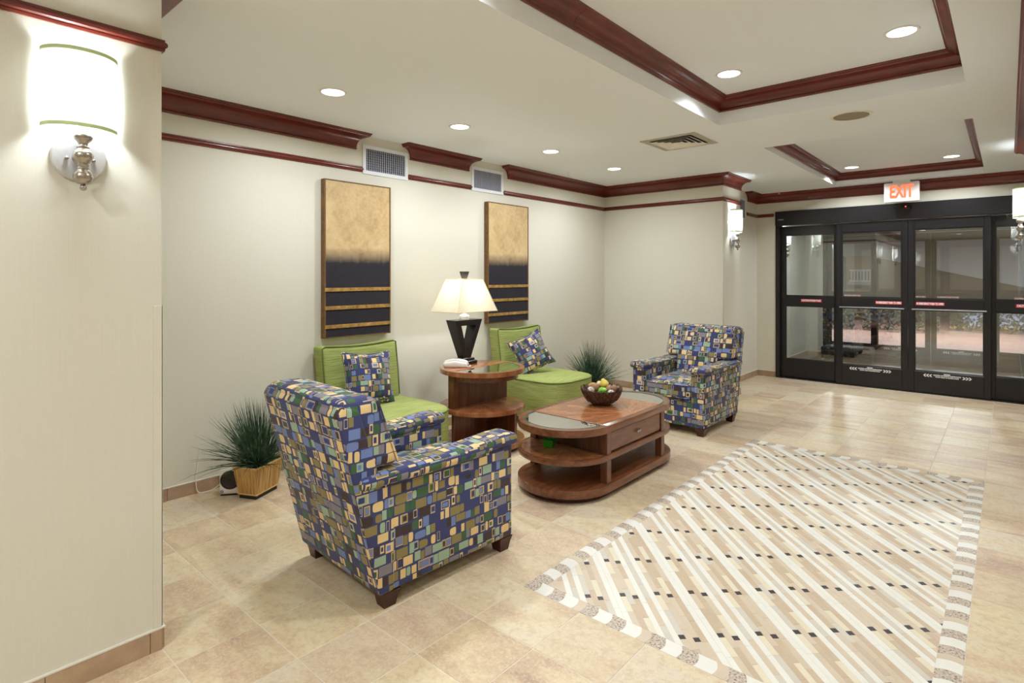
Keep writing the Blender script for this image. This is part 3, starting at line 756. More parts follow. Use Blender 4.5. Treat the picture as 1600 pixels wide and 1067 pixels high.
# vestibule and outside
VY = 11.0
bm = bm_new(); add_box(bm, -3.0, 1.2, YD+.2, VY+.2, -.05, 0.0); struct('floor_vestibule', bm, 'mat_floor', 'grey matting floor between the two sets of doors', 'floor')
bm = bm_new(); add_box(bm, -3.0, 1.2, YD+.15, VY+.2, 2.50, 2.56); struct('ceiling_vestibule', bm, 'ceil', 'low ceiling over the entrance vestibule', 'ceiling')
wallbox('wall_vestibule_left', 'pale wall left inside the glass vestibule', -2.95, -2.70, YD+.15, VY+.2, -.02, 2.5)
wallbox('wall_vestibule_right', 'pale wall right inside the glass vestibule', .86, 1.1, YD+.15, VY+.2, -.02, 2.5)
bm = bm_new()
for b in ((-2.70, DXL, VY, VY+.2, 0, 2.5), (DXR, .86, VY, VY+.2, 0, 2.5), (DXL, DXR, VY, VY+.2, DZH, 2.5)): add_box(bm, *b)
struct('wall_outer_entrance', bm, 'wall', 'pale wall around the outer glass doors', 'wall')
entrance(VY, 3, 'outer entrance')
baseboard('baseboard_vestibule', 'tan tile baseboard inside the vestibule', [(-2.70, YD+.16), (-2.70, VY), (DXL-.003, VY)], -1)
bm = bm_new(); add_box(bm, -14, 14, VY+.2, 30, -.06, -.004); struct('ground', bm, 'paver', 'pinkish brick paved driveway outside the doors', 'pavement')
bm = bm_new(); add_box(bm, -14, 14, VY+.2, 20.0, 3.3, 3.5); struct('canopy', bm, 'canopy', 'grey underside of the entrance canopy outside', 'canopy')
for k, x in enumerate((-3.2, -1.0, 1.2)):  # unseen lamps added to light the driveway and the buildings
    L = thing('added_canopy_light', ['added unseen canopy light outside the left sidelight', 'added unseen canopy light outside the middle doors', 'added unseen canopy light outside the right sidelight'][k], 'light', (x, 16.0, 3.3), group='added canopy lights')
    bm = bm_new(); add_lathe(bm, [(0, -.03), (.16, -.03), (.2, 0), (0, 0)], 20); obj('lens', bm, 'lens', L, 30)
    lamp('glow', 'AREA', (0, 0, -.04), 300, (.92, .95, 1.0), L, .3)
bd = thing('building', 'tan stucco building with white railing beyond the driveway', 'building', (-8.2, 25, 0))
boxobj('wall', 'tan_wall', bd, -4, 4.55, 0, 1.0, 0, 5.0); boxobj('fascia', 'canopy', bd, -4.1, 4.6, -.25, 0, 2.15, 2.95); boxobj('downpipe', 'brown_wall', bd, 3.3, 3.48, -.1, 0, 0, 5.0, bev=.02)
for q in range(8): boxobj('baluster', 'white_metal', bd, 3.75+q*.1, 3.785+q*.1, -.6, -.57, 1.22, 1.62)
for z in (1.22, 1.62): boxobj('handrail', 'white_metal', bd, 3.70, 4.55, -.61, -.56, z-.03, z+.03)
boxobj('balcony_slab', 'canopy', bd, 3.65, 4.6, -.65, 0, 1.08, 1.18)
bb = thing('building', 'dark brown sided building beyond the driveway on the right', 'building', (1, 24, 0)); 
boxobj('wall', 'brown_wall', bb, -4.5, 8, 0, .9, 0, 2.1)
bm = bm_new(); add_prism(bm, [(-4.55, 2.07), (3.2, .05), (9, .05), (9, 6), (-4.55, 6)], -.3, .9, 'y'); obj('roof', bm, 'canopy', bb)
def leafball(name, label, cat, cx, cy, sx, sy, sz, z0, nn, leafsize, mat, group=None):
    r = thing(name, label, cat, (cx, cy, 0), 0, group)
    bm = bm_new()
    for _ in range(nn):
        a = random.uniform(0, 2*PI); b = math.acos(random.uniform(-.3, 1)); k = random.uniform(.75, 1)
        p = Vector((sx*math.sin(b)*math.cos(a)*k, sy*math.sin(b)*math.sin(a)*k, z0+sz*max(0, math.cos(b)*.75+.25)*k))
        d1 = Vector((random.gauss(0, 1), random.gauss(0, 1), random.gauss(0, 1))).normalized(); d2 = d1.orthogonal().normalized()
        vs = [bm.verts.new(p+d1*leafsize), bm.verts.new(p+d2*leafsize*.5), bm.verts.new(p-d1*leafsize), bm.verts.new(p-d2*leafsize*.5)]; bm.faces.new(vs)
    f = obj('foliage', bm, mat, r); f['kind'] = 'stuff'
    return r
lb = ['dark hedge outside behind the left sidelight', 'dark hedge outside behind the left sliding leaf', 'dark hedge outside between the two sliding leaves', 'dark hedge outside at the far right']
for k, (x, y) in enumerate(((-5.6, 17), (-3.85, 17.2), (-2.1, 17.4), (-.3, 18.6))): leafball('hedge', lb[k], 'hedge', x, y, .85, .5, .85, .02, 700, .06, 'hedge', 'hedges beyond the driveway')
pb = thing('planter_box', 'dark woven planter box standing behind the glass doors', 'planter', (-1.98, 10.62, 0))
bm = bm_new(); add_soft(bm, -.36, .36, -.2, .2, 0.005, .25, .04, 8); obj('basket', bm, 'wicker', pb, 50)
bm = bm_new()
for k in range(10):
    for zz in range(5): add_box(bm, -.35+k*.072, -.295+k*.072, -.212, -.2, .02+zz*.045, .05+zz*.045, .006, 1)
o = obj('weave', bm, 'wicker', pb); o['kind'] = 'stuff'
ts = tag(boxobj('tactile_strip', 'yellow', None, -1.2, 4.0, 19.4, 20.0, -.004, .02), 'yellow tactile kerb strip across the driveway', 'kerb strip')
bm = bm_new()
for k in range(4): add_box(bm, -1.0, 4.2, 20.6+k*.5, 21.05+k*.5, -.004, .15+.12*k)
tag(obj('outdoor_steps', bm, 'lit_blue_slab'), 'steps coloured like a blue-white lit parking lot beyond the yellow strip', 'steps')

# ================================================================== LIGHT FITTINGS
def downlight(label, x, y, z, power=DOWNLIGHT_W, r=.085, col=WARM, spread=165):
    L = thing('recessed_light', label, 'ceiling light', (x, y, z), group='recessed ceiling lights')
    bm = bm_new(); add_lathe(bm, [(r*.80, -.001), (r*.82, -.005), (r*.97, -.006), (r, -.002), (r, 0), (r*.80, 0)], 32); obj('trim_ring', bm, 'white_plastic', L, 30)
    bm = bm_new(); add_lathe(bm, [(0, -.004), (r*.5, -.0035), (r*.80, -.0015)], 32); obj('lens', bm, 'lens', L, 30)
    lamp('bulb', 'AREA', (0, 0, -.012), power, col, L, r*1.5, spread=math.radians(spread))
    return L
for k, y in enumerate((1.915, 2.997, 4.143, 5.255)):
    downlight(['recessed ceiling light over the near end of the picture wall', 'recessed ceiling light above the first wall grille', 'recessed ceiling light above the table lamp side of the alcove, third from the camera', 'recessed ceiling light nearest the alcove corner'][k], -3.157, y, CZ)
downlight('left recessed light inside the large ceiling tray', -1.39, 3.765, TRAY[4], DOWNLIGHT_W*0.62, spread=130)
downlight('right recessed light inside the large ceiling tray', -.44, 3.74, TRAY[4], DOWNLIGHT_W*0.62, spread=130)
downlight('left added unseen recessed light inside the large tray, outside the picture', -1.39, 1.5, TRAY[4], DOWNLIGHT_W*0.62, spread=130)  # this near pair is unseen, added for more light from the tray
downlight('right added unseen recessed light inside the large tray, outside the picture', -.44, 1.5, TRAY[4], DOWNLIGHT_W*0.62, spread=130)
downlight('left recessed light inside the small tray by the doors', -1.395, 7.70, TRAY2[4], DOWNLIGHT_W*1.15, spread=140)
downlight('right recessed light inside the small tray by the doors', -.46, 7.70, TRAY2[4], DOWNLIGHT_W*1.15, spread=140)
for k, (x, y) in enumerate(((-1.6, -.6), (.6, -.6), (-1.0, -2.8), (1.2, -2.8), (3.0, -1.0))):  # unseen lobby lamps, added to even out the brightness
    downlight(['added unseen light in the lobby ceiling nearest the sconce wall', 'added unseen light in the lobby ceiling just behind the camera', 'added unseen light in the rear lobby ceiling on the sconce side', 'added unseen light in the rear lobby ceiling at its middle', 'added unseen light in the lobby ceiling farthest to the right'][k], x, y, CZ, DOWNLIGHT_W*1.25)
for x in (-1.9, .1): downlight('recessed light in the vestibule ceiling %s' % ('on the left' if x < -1 else 'on the right'), x, 9.7, 2.50, 12.0)
# wall sconces: local +x leaves the wall
def make_sconce(name, label, loc, rotz, power=SCONCE_W):
    s = thing(name, label, 'wall lamp', loc, rotz, 'wall sconces')
    RX_ = Matrix.Rotation(PI/2, 4, 'Y')
    bm = bm_new(); add_lathe(bm, [(0, 0), (.078, 0), (.079, .006), (.074, .013), (.05, .016), (.02, .012), (0, .012)], 40, RX_); obj('backplate', bm, 'plate', s, 30)
    for sy in (-.037, .037):
        bm = bm_new(); add_lathe(bm, [(0, 0)] + [(.0065*math.sin(a*PI/8), .008-.0065*math.cos(a*PI/8)) for a in range(1, 8)] + [(0, .0145)], 12, Matrix.Translation((.013, sy, -.005)) @ RX_); obj('screw', bm, 'nickel', s, 60)
    def ball(r, z0, sq=1.0, k=9): return [(r*math.sin(PI*i/k), z0-sq*r*math.cos(PI*i/k)) for i in range(1, k)]
    prof = [(0, -.116)] + ball(.0105, -.106) + [(.008, -.097)] + ball(.029, -.070, .92)[1:-1] + [(.015, -.044), (.017, -.041), (.014, -.036), (.017, -.031), (.0145, -.0265)] + ball(.029, 0, .88)[1:-1] + [(.015, .026), (.018, .030), (.013, .034), (.014, .042)] + ball(.028, .064, .72)[1:-1] + [(.012, .085), (.012, .10), (.012, .13), (0, .131)]
    bm = bm_new(); add_lathe(bm, prof, 24, Matrix.Translation((.062, 0, 0))); obj('stem', bm, 'nickel', s, 60)
    bm = bm_new(); add_lathe(bm, [(.022, 0), (.014, .008), (.012, .05), (0, .05)], 16, Matrix.Translation((.012, 0, 0)) @ RX_); obj('arm', bm, 'nickel', s, 40)
    def arc(rx, ry, z0, z1, thick=.0015, n=28):
        t = bm_new(); A = []
        for i in range(n+1):
            a = -PI/2 + PI*i/n
            o_ = (.012+rx*math.cos(a), ry*math.sin(a)); i_ = (.012+(rx-thick)*math.cos(a), (ry-thick)*math.sin(a))
            A.append([t.verts.new((o_[0], o_[1], z0)), t.verts.new((o_[0], o_[1], z1)), t.verts.new((i_[0], i_[1], z1)), t.verts.new((i_[0], i_[1], z0))])
        for p, q in zip(A, A[1:]):
            for j in range(4): t.faces.new((p[j], q[j], q[(j+1) % 4], p[(j+1) % 4]))
        bmesh.ops.recalc_face_normals(t, faces=t.faces); return t
    sh = obj('shade', arc(.10, .106, .090, .350), 'shade', s, 40)
    obj('trim_band', arc(.1012, .1072, .090, .102, .001), 'band', sh, 40); obj('trim_band', arc(.1012, .1072, .338, .350, .001), 'band', sh, 40)
    bm = bm_new(); add_lathe(bm, [(0, .128)] + [(.011*math.sin(PI*i/10), .140-.011*math.cos(PI*i/10)) for i in range(1, 10)] + [(0, .151)], 16, Matrix.Translation((.070, 0, 0))); obj('bulb', bm, 'lens', s, 60)
    lamp('glow', 'POINT', (.072, 0, .205), power, COOL, s, .035)
    return s
make_sconce('wall_sconce', 'large bright nickel sconce with white shade on the near left wall', (XP, .482, 1.803), 0)
make_sconce('wall_sconce', 'bright nickel sconce on the far pillar behind the armchair', (XP, 6.60, 1.815), 0)
make_sconce('wall_sconce', 'bright nickel sconce cut off by the right picture edge', (RX, 6.60, 1.815), PI)
make_sconce('wall_sconce', 'nickel sconce on the left vestibule wall seen through the sidelight', (-2.70, 9.65, 1.815), 0)
make_sconce('wall_sconce', 'nickel sconce on the right vestibule wall', (.86, 9.65, 1.815), PI)

make_sconce('wall_sconce', 'added unseen nickel sconce on the near left wall behind the camera', (XP, -2.0, 1.803), 0)  # unseen, added for uplight on the ceiling
make_sconce('wall_sconce', 'added unseen nickel sconce on the lobby front wall', (2.6, 2.3, 1.803), -PI/2)  # also an added lamp out of view, for more ceiling light
# ================================================================== GRILLES, SPEAKER
def register(label, loc, rotz, wd=.46, ht=.24, dark='grille_dark'):
    """local: wall plane x=0, facing +x"""
    r = thing('wall_register', label, 'air vent', loc, rotz, 'wall air grilles')
    bm = bm_new(); f = .032
    for b in ((-wd/2, wd/2, ht/2-f, ht/2), (-wd/2, wd/2, -ht/2, -ht/2+f), (-wd/2, -wd/2+f, -ht/2+f, ht/2-f), (wd/2-f, wd/2, -ht/2+f, ht/2-f)): add_box(bm, 0, .009, b[0], b[1], b[2], b[3], .002, 1)
    obj('frame', bm, 'white_metal', r)
    boxobj('duct', dark, r, .0005, .0015, -wd/2+f, wd/2-f, -ht/2+f, ht/2-f)
    bm = bm_new(); n = 19
    for i in range(n):
        y = -wd/2+f+(i+.5)*(wd-2*f)/n; add_box(bm, .003, .010, y-.0035, y+.0035, -ht/2+f, ht/2-f)
    o = obj('upright_blades', bm, 'grille_grey', r); o['kind'] = 'stuff'
    bm = bm_new(); n = 9
    for i in range(n):
        z = -ht/2+f+(i+.5)*(ht-2*f)/n; add_box(bm, .0016, .003, -wd/2+f, wd/2-f, z-.003, z+.003)
    o = obj('cross_blades', bm, 'grille_grey', r); o['kind'] = 'stuff'
register('white wall air grille above the nearer picture', (WX, 2.888, 2.353), 0)
register('white wall air grille above the farther picture', (WX, 4.128, 2.358), 0, dark='grille_grey')
register('white wall air grille on the narrow wall behind the far pillar', (XR, 7.62, 2.30), 0, .46, .30, 'grille_grey')
# ceiling diffuser
cv = thing('ceiling_diffuser', 'square white ceiling air diffuser with concentric louvres', 'air vent', (-2.108, 4.563, CZ))
def sq_ring(bm, a, b, z0, z1):
    add_sweep(bm, [(0, z0), (a-b, z1), (a-b, z1-.002), (0, z0-.002)], [(-a, -a), (a, -a), (a, a), (-a, a)], True, 1)
bm = bm_new(); sq_ring(bm, .24, .185, -.006, -.004); add_sweep(bm, [(0, -.008), (.055, -.006), (.055, 0), (0, 0)], [(-.24, -.24), (.24, -.24), (.24, .24), (-.24, .24)], True, 1); obj('frame', bm, 'ceil_white', cv)
boxobj('duct', 'grille_dark', cv, -.19, .19, -.19, .19, -.0012, -.0004)
for k in range(4):
    a = .175-k*.042; bm = bm_new(); add_sweep(bm, [(0, -.016), (.030, -.003), (.030, -.0015), (0, -.0145)], [(-a, -a), (a, -a), (a, a), (-a, a)], True, 1); obj('louvre', bm, 'ceil_white', cv)
sp = thing('ceiling_speaker', 'round taupe ceiling speaker between the two trays', 'speaker', (-.842, 4.625, CZ))
bm = bm_new(); add_lathe(bm, [(.112, -.006), (.130, -.006), (.134, 0), (.112, 0)], 36); obj('trim_ring', bm, 'ceil_white', sp, 30)
bm = bm_new(); add_lathe(bm, [(0, -.007), (.112, -.004), (.112, 0)], 36); obj('grille', bm, 'speaker', sp, 30)
for k, (x, y) in enumerate(((-3.66, 5.13), (-2.32, 8.10))):
    spk = thing('fire_sprinkler', ['tiny white ceiling sprinkler near the alcove corner', 'tiny white ceiling sprinkler near the left door jamb'][k], 'sprinkler', (x, y, CZ), group='ceiling sprinklers')
    bm = bm_new(); add_lathe(bm, [(0, -.006), (.02, -.004), (.028, 0), (0, 0)], 16); obj('escutcheon', bm, 'white_plastic', spk, 40)
    bm = bm_new(); add_lathe(bm, [(0, -.04), (.014, -.038), (.014, -.036), (.004, -.034), (.005, 0), (0, 0)], 12); obj('head', bm, 'white_plastic', spk, 40)

# ================================================================== PICTURES
def picture(label, y0, y1, z0, z1):
    cy, cz = (y0+y1)/2, (z0+z1)/2; hw, hh = (y1-y0)/2, (z1-z0)/2
    p = thing('wall_picture', label, 'picture', (WX, cy, cz), group='tall gold and black pictures')
    boxobj('canvas', 'canvas', p, .004, .050, -hw+.012, hw-.012, -hh+.008, hh-.008)
    for s in (-1, 1): boxobj('side_board', 'frame_wood', p, .002, .054, *( (-hw, -hw+.012) if s < 0 else (hw-.012, hw)), -hh, hh, bev=.001, seg=1)
    for s in (-1, 1): boxobj('end_board', 'frame_wood', p, .002, .054, -hw+.012, hw-.012, *((-hh, -hh+.008) if s < 0 else (hh-.008, hh)))
    for f in (.305, .19, .072): boxobj('gold_bar', 'gold', p, .050, .057, -hw+.002, hw-.002, -hh+2*hh*f-.014, -hh+2*hh*f+.014, bev=.001, seg=1)
    for f in (.04, .28, .5, .74, .96):
        bm = bm_new(); add_lathe(bm, [(0, 0), (.004, 0), (.004, .001), (0, .0012)], 10, Matrix.Translation((.028, -hw-.0006, -hh+2*hh*f)) @ Matrix.Rotation(PI/2, 4, 'X')); obj('nail_head', bm, 'black_plastic', p)
picture('tall gold and black abstract picture nearer the camera', 2.288, 2.900, .925, 2.142)
picture('tall gold and black abstract picture behind the table lamp', 4.080, 4.712, .925, 2.145)

# ================================================================== ARMCHAIRS (local: facing +y)
def make_armchair(label, loc, rotz):
    c = thing('armchair', label, 'armchair', loc, rotz, 'patchwork armchairs')
    HW = .352
    # side panels following the leaning back
    for s in (-1, 1):
        bm = bm_new(); prof = [(-.405, .072), (.385, .072), (.385, .545), (-.505, .545)]
        add_prism(bm, prof, s*.225, s*HW*.985, 'x', bev=.012, seg=3); obj('side_panel', bm, 'patch', c, 40, True)
        bm = bm_new()
        def df(x, y, z, s=s): return (x, y, z + .012*math.exp(-((y-.33)/.16)**2) - .006*math.exp(-((y+.05)/.25)**2))
        add_soft(bm, *( (.212, .372) if s > 0 else (-.372, -.212)), -.505, .412, .528, .588, .028, 10, df); obj('armrest', bm, 'patch', c, 60, True)
    # outside back, leaning
    bm = bm_new()
    add_prism(bm, [(-.405, .072), (-.33, .072), (-.33, .35), (-.50, .865), (-.575, .885), (-.60, .85)], -HW-.001, HW+.001, 'x', bev=.014, seg=3); obj('outer_back', bm, 'patch', c, 40, True)
    # T shaped inside back cushion
    bm = bm_new()
    def lean(x, y, z):
        k = z-.40; puff = .022*(1-(x/.36)**2)*math.sin(max(0, min(1, (z-.40)/.5))*PI)
        return (x, y - .36*k + puff*(1 if y > -.3 else 0), z)
    add_soft(bm, -.345, .345, -.42, -.215, .592, .905, .050, 10, lean)
    add_soft(bm, -.215, .215, -.40, -.205, .36, .68, .045, 8, lean); obj('back_cushion', bm, 'patch', c, 60, True)
    bm = bm_new()
    for s in (-1, 1):
        pts = [lean(s*.340, -.235, z) for z in (.615, .70, .78, .86, .895)]; add_tube(bm, pts, .0055, 6)
    obj('piping', bm, 'patch', c, 60, True)
    # seat cushion
    bm = bm_new()
    def crownf(x, y, z): return (x, y + (.012*(1-(x/.24)**2) if y > .3 else 0), z + (.022*(1-(x/.23)**2)*(1-((y-.08)/.36)**2) if z > .38 else 0))
    add_soft(bm, -.228, .228, -.24, .395, .305, .445, .040, 10, crownf); sc = obj('seat_cushion', bm, 'patch', c, 60, True)
    bm = bm_new()
    for z in (.428, .322):
        pts = [(-.22, .392, z), (-.11, .402, z), (0, .405, z), (.11, .402, z), (.22, .392, z)]; add_tube(bm, pts, .0055, 6)
    obj('piping', bm, 'patch', sc, 60, True)
    bm = bm_new(); add_soft(bm, -.226, .226, -.30, .378, .072, .302, .014, 6); obj('front_rail', bm, 'patch', c, 40, True)
    for sx in (-1, 1):
        for y0 in (-.385, .30):
            bm = bm_new(); x0 = .262; t = bmesh.new()
            cx, cy = sx*(x0+.042), y0+.042
            lo = [t.verts.new((cx+a*.028, cy+b*.028, 0)) for a, b in ((-1, -1), (1, -1), (1, 1), (-1, 1))]
            md = [t.verts.new((cx+a*.035, cy+b*.035, .04)) for a, b in ((-1, -1), (1, -1), (1, 1), (-1, 1))]
            hi = [t.verts.new((cx+a*.044, cy+b*.044, .072)) for a, b in ((-1, -1), (1, -1), (1, 1), (-1, 1))]
            t.faces.new(lo[::-1]); t.faces.new(hi)
            for A, B in ((lo, md), (md, hi)):
                for i in range(4): t.faces.new((A[i], A[(i+1) % 4], B[(i+1) % 4], B[i]))
            merge(bm, t); obj('leg', bm, 'leg', c)
    return c
make_armchair('patchwork armchair seen from behind in the foreground', (-2.285, 1.825, 0), math.radians(-3))
make_armchair('patchwork armchair facing the camera beyond the coffee table', (-2.325, 5.165, 0), math.radians(180))

# ================================================================== GREEN SLIPPER CHAIRS (local: facing +y)
def make_slipper(label, loc, rotz):
    c = thing('slipper_chair', label, 'chair', loc, rotz, 'green armless chairs')
    bm = bm_new()
    def sad(x, y, z):
        k = max(0, (z-.45)/.42); return (x*(1+.02*k), y - .06*k, z + k*(.022*(x/.33)**2 - .012) )
    add_soft(bm, -.332, .332, -.40, -.262, .07, .872, .030, 10, sad); bk = obj('backrest', bm, 'green', c, 60, True)
    bm = bm_new()
    for yy in (-.268,):
        pts = [sad(-.328, yy, .44), sad(-.330, yy, .65), sad(-.326, yy, .855), sad(-.30, yy, .870), sad(-.15, yy, .873), sad(0, yy, .873), sad(.15, yy, .873), sad(.30, yy, .870), sad(.326, yy, .855), sad(.330, yy, .65), sad(.328, yy, .44)]
        add_tube(bm, pts, .005, 6)
    obj('piping', bm, 'green_dark', bk, 60)
    # bow fronted seat
    plan = [(-.335, -.27)] + [(-.345-.012*math.sin(PI*i/5), -.27+.5*i/5) for i in range(1, 5)]
    for i in range(13):
        a = PI - PI*i/12; plan.append((.352*math.copysign(abs(math.cos(a))**.62, math.cos(a)), .16+.275*abs(math.sin(a))**.80))
    plan += [(.345+.012*math.sin(PI*i/5), -.27+.5*i/5) for i in range(4, 0, -1)] + [(.335, -.27)]
    t = bmesh.new(); rings = []
    levels = [(.065, .985), (.09, 1.0), (.25, 1.005), (.40, 1.0), (.418, .992), (.428, .975), (.436, .90), (.442, .7), (.446, .4), (.447, .12)]
    for z, k in levels: rings.append([t.verts.new((x*k, .05+(y-.05)*k, z)) for x, y in plan])
    for A, B in zip(rings, rings[1:]):
        for i in range(len(plan)): t.faces.new((A[i], A[(i+1) % len(plan)], B[(i+1) % len(plan)], B[i]))
    t.faces.new(rings[0][::-1]); t.faces.new(rings[-1]); bmesh.ops.recalc_face_normals(t, faces=t.faces)
    bm = bm_new(); merge(bm, t); st = obj('seat', bm, 'green', c, 50, True)
    bm = bm_new(); add_tube(bm, [(x*1.0, .05+(y-.05)*1.0, .417) for x, y in plan], .0055, 6); obj('piping', bm, 'green_dark', st, 60)
    for sx in (-.27, .27):
        for y in (-.30, .25):
            bm = bm_new(); add_lathe(bm, [(0, 0), (.018, 0), (.026, .07), (0, .07)], 12, Matrix.Translation((sx, y, 0))); obj('leg', bm, 'leg', c)
    return c
make_slipper('green armless chair behind the foreground armchair', (-3.47, 2.545, 0), -PI/2)
make_slipper('green armless chair between the round table and the far plant', (-3.47, 4.45, 0), -PI/2)
def cushion(label, loc, rot, size=.40):
    p = thing('throw_pillow', label, 'cushion', loc, 0, 'patchwork throw pillows'); p.rotation_euler = rot
    t = bmesh.new(); n = 14; T, B = {}, {}
    def P(i, j, s):
        u, v = -1+2*i/n, -1+2*j/n
        k = (1-abs(u)**2.4)*(1-abs(v)**2.4); pinch = 1-.13*(1-abs(u)**2)*(v*v) ; pin2 = 1-.13*(1-abs(v)**2)*(u*u)
        return (u*size/2*pin2, s*(.004+.068*max(0, k)**.55), v*size/2*pinch)
    for i in range(n+1):
        for j in range(n+1):
            T[i, j] = t.verts.new(P(i, j, 1)); B[i, j] = T[i, j] if (i in (0, n) or j in (0, n)) else t.verts.new(P(i, j, -1))
    for i in range(n):
        for j in range(n):
            t.faces.new((T[i, j], T[i+1, j], T[i+1, j+1], T[i, j+1])); t.faces.new((B[i, j+1], B[i+1, j+1], B[i+1, j], B[i, j]))
    bmesh.ops.recalc_face_normals(t, faces=t.faces); bm = bm_new(); merge(bm, t); b = obj('pillow_cover', bm, 'patch_small', p, 70, True)
    bm = bm_new(); ring = [P(i, 0, 0) for i in range(n)] + [P(n, j, 0) for j in range(n)] + [P(n-i, n, 0) for i in range(n)] + [P(0, n-j, 0) for j in range(n+1)]
    add_tube(bm, ring, .007, 6); obj('cord_edge', bm, 'patch_small', p, 60, True)
    return p
# local +y is the pillow face; turned to face +x and leaned back
cushion('patchwork pillow upright on the nearer green chair', (-3.595, 2.475, .640), (math.radians(17), math.radians(-3), -PI/2-.12))
cushion('patchwork pillow tilted sideways on the farther green chair', (-3.565, 4.36, .640), (math.radians(20), math.radians(22), -PI/2-.42), .37)

# ================================================================== COFFEE TABLE (local origin at its centre, long axis y)
ct = thing('coffee_table', 'oval two-tier mahogany coffee table with glass ends and drawers', 'table', (-2.215, 3.475, 0))
CL, CR_ = .395, .322
def stadium(R, L, n=20):
    return [(R*math.cos(a), L+R*math.sin(a)) for a in [PI*i/n for i in range(n+1)]] + [(R*math.cos(a), -L+R*math.sin(a)) for a in [PI+PI*i/n for i in range(n+1)]]
def halfmoon(R, L, sg, n=24):
    return [(R*math.cos(a), sg*(L+R*math.sin(a))) for a in [PI*i/n for i in range(n+1)]]
# top: a rim ring plus centre panel, glass set in the ends
t = bmesh.new()
bm = bm_new(); add_prism(bm, [(CR_-.0, -CL)] + [], 0, 0) if False else None
def rim(bm, R, L, sg, z0, z1, wd=.042, n=28):
    A = [(R*math.cos(PI*i/n), sg*(L+R*math.sin(PI*i/n))) for i in range(n+1)]; B = [((R-wd)*math.cos(PI*i/n), sg*(L+(R-wd)*math.sin(PI*i/n))) for i in range(n+1)]
    t = bmesh.new(); V = [[t.verts.new((p[0], p[1], z)) for z in (z0, z1)] + [t.verts.new((q[0], q[1], z)) for z in (z1, z0)] for p, q in zip(A, B)]
    for a, b in zip(V, V[1:]):
        for j in range(4): t.faces.new((a[j], b[j], b[(j+1) % 4], a[(j+1) % 4]))
    t.faces.new(V[0]); t.faces.new(V[-1][::-1]); bmesh.ops.recalc_face_normals(t, faces=t.faces); merge(bm, t)
bm = bm_new(); add_box(bm, -CR_, CR_, -CL, CL, .412, .456, .003, 2)
rim(bm, CR_, CL, 1, .412, .456); rim(bm, CR_, CL, -1, .412, .456); obj('table_top', bm, 'wood_y', ct, 40)
bm = bm_new(); add_box(bm, -CR_+.045, CR_-.045, -CL+.004, CL-.004, .456, .4566); obj('veneer_panel', bm, 'burst_c', ct)
for sg in (-1, 1):
    bm = bm_new(); add_prism(bm, halfmoon(CR_-.043, CL+.002, sg), .446, .454); gl = obj('glass_insert', bm, 'table_glass', ct)
    bm = bm_new(); add_tube(bm, [(x*.985, sg*(CL+.002)+(y-sg*(CL+.002))*.985, .4535) for x, y in halfmoon(CR_-.045, CL+.002, sg)], .004, 6); obj('bevelled_edge', bm, 'glass_edge', gl, 60)
# middle shelf and drawer case
bm = bm_new(); add_prism(bm, stadium(CR_, CL), .236, .270, bev=.003); obj('middle_shelf', bm, 'wood_y', ct, 40)
for sg in (-1, 1):
    bm = bm_new(); add_prism(bm, halfmoon(CR_-.03, CL+.01, sg), .270, .2706); obj('shelf_veneer', bm, 'burst_s', ct)
boxobj('drawer_case', 'wood_z', ct, -CR_+.022, CR_-.030, -CL+.02, CL-.02, .270, .412, bev=.002, seg=1)
for sx in (1, -1):
    xf = sx*(CR_-.030)
    d = boxobj('drawer', 'wood_y', ct, min(xf, xf+sx*.014), max(xf, xf+sx*.014), -CL+.055, CL-.055, .282, .404, bev=.003, seg=2)
    boxobj('knob', 'nickel', d, min(xf+sx*.014, xf+sx*.034), max(xf+sx*.014, xf+sx*.034), -.022, .022, .340, .356, bev=.003)
for sx in (-1, 1):
    for sy in (-1, 1):
        x0 = sx*(CR_-.008); y0 = sy*(CL-.0)
        bm = bm_new()
        for z0, z1 in ((.088, .236), (.270, .412)): add_box(bm, min(x0, x0-sx*.05), max(x0, x0-sx*.05), min(y0, y0-sy*.05), max(y0, y0-sy*.05), z0, z1, .002, 1)
        obj('post', bm, 'wood_z', ct)
bm = bm_new(); add_prism(bm, stadium(CR_+.004, CL), .036, .088, bev=.004); obj('lower_shelf', bm, 'wood_y', ct, 40)
bm = bm_new(); add_prism(bm, stadium(CR_-.04, CL), 0, .036); obj('plinth', bm, 'leg', ct, 40)
# bowl of pods and pears
bx, by, bz = -2.262, 3.585, .4566
bw = thing('fruit_bowl', 'dark twig bowl heaped with decorative fruit on the coffee table', 'bowl', (bx, by, bz)); bw.scale = (1.13, 1.13, 1.10)
prof_o = [(0, 0), (.055, .002), (.085, .018), (.108, .045), (.122, .075), (.130, .100)]
bm = bm_new(); add_lathe(bm, prof_o + [(.124, .099), (.114, .072), (.100, .046), (.078, .024), (.05, .011), (0, .009)], 36)
for v in bm.verts:
    r_ = math.hypot(v.co.x, v.co.y)
    if v.co.z > .05: v.co.z += random.uniform(-.004, .006)
obj('shell', bm, plain('dark_twig_weave', (62, 40, 30), 0.7, 0.6, 70), bw, 60)
bm = bm_new()
for k in range(170):
    a = random.uniform(0, 2*PI); z = random.uniform(.004, .10)
    def rad(z):
        for (r0, z0), (r1, z1) in zip(prof_o, prof_o[1:]):
            if z0 <= z <= z1: return r0+(r1-r0)*(z-z0)/(z1-z0)
        return .130
    da = random.uniform(-.25, .25); L = []
    for q in range(4):
        zz = min(.118, z+random.uniform(.006, .014)*q); L.append(((rad(min(zz, .1))+.003)*math.cos(a+da*q/3), (rad(min(zz, .1))+.003)*math.sin(a+da*q/3), zz))
    add_tube(bm, L, [.0035, .0035, .003, .0015], 5)
o = obj('twigs', bm, plain('brown_twigs', (74, 50, 38), 0.7, 0.7, 40), bw); o['kind'] = 'stuff'
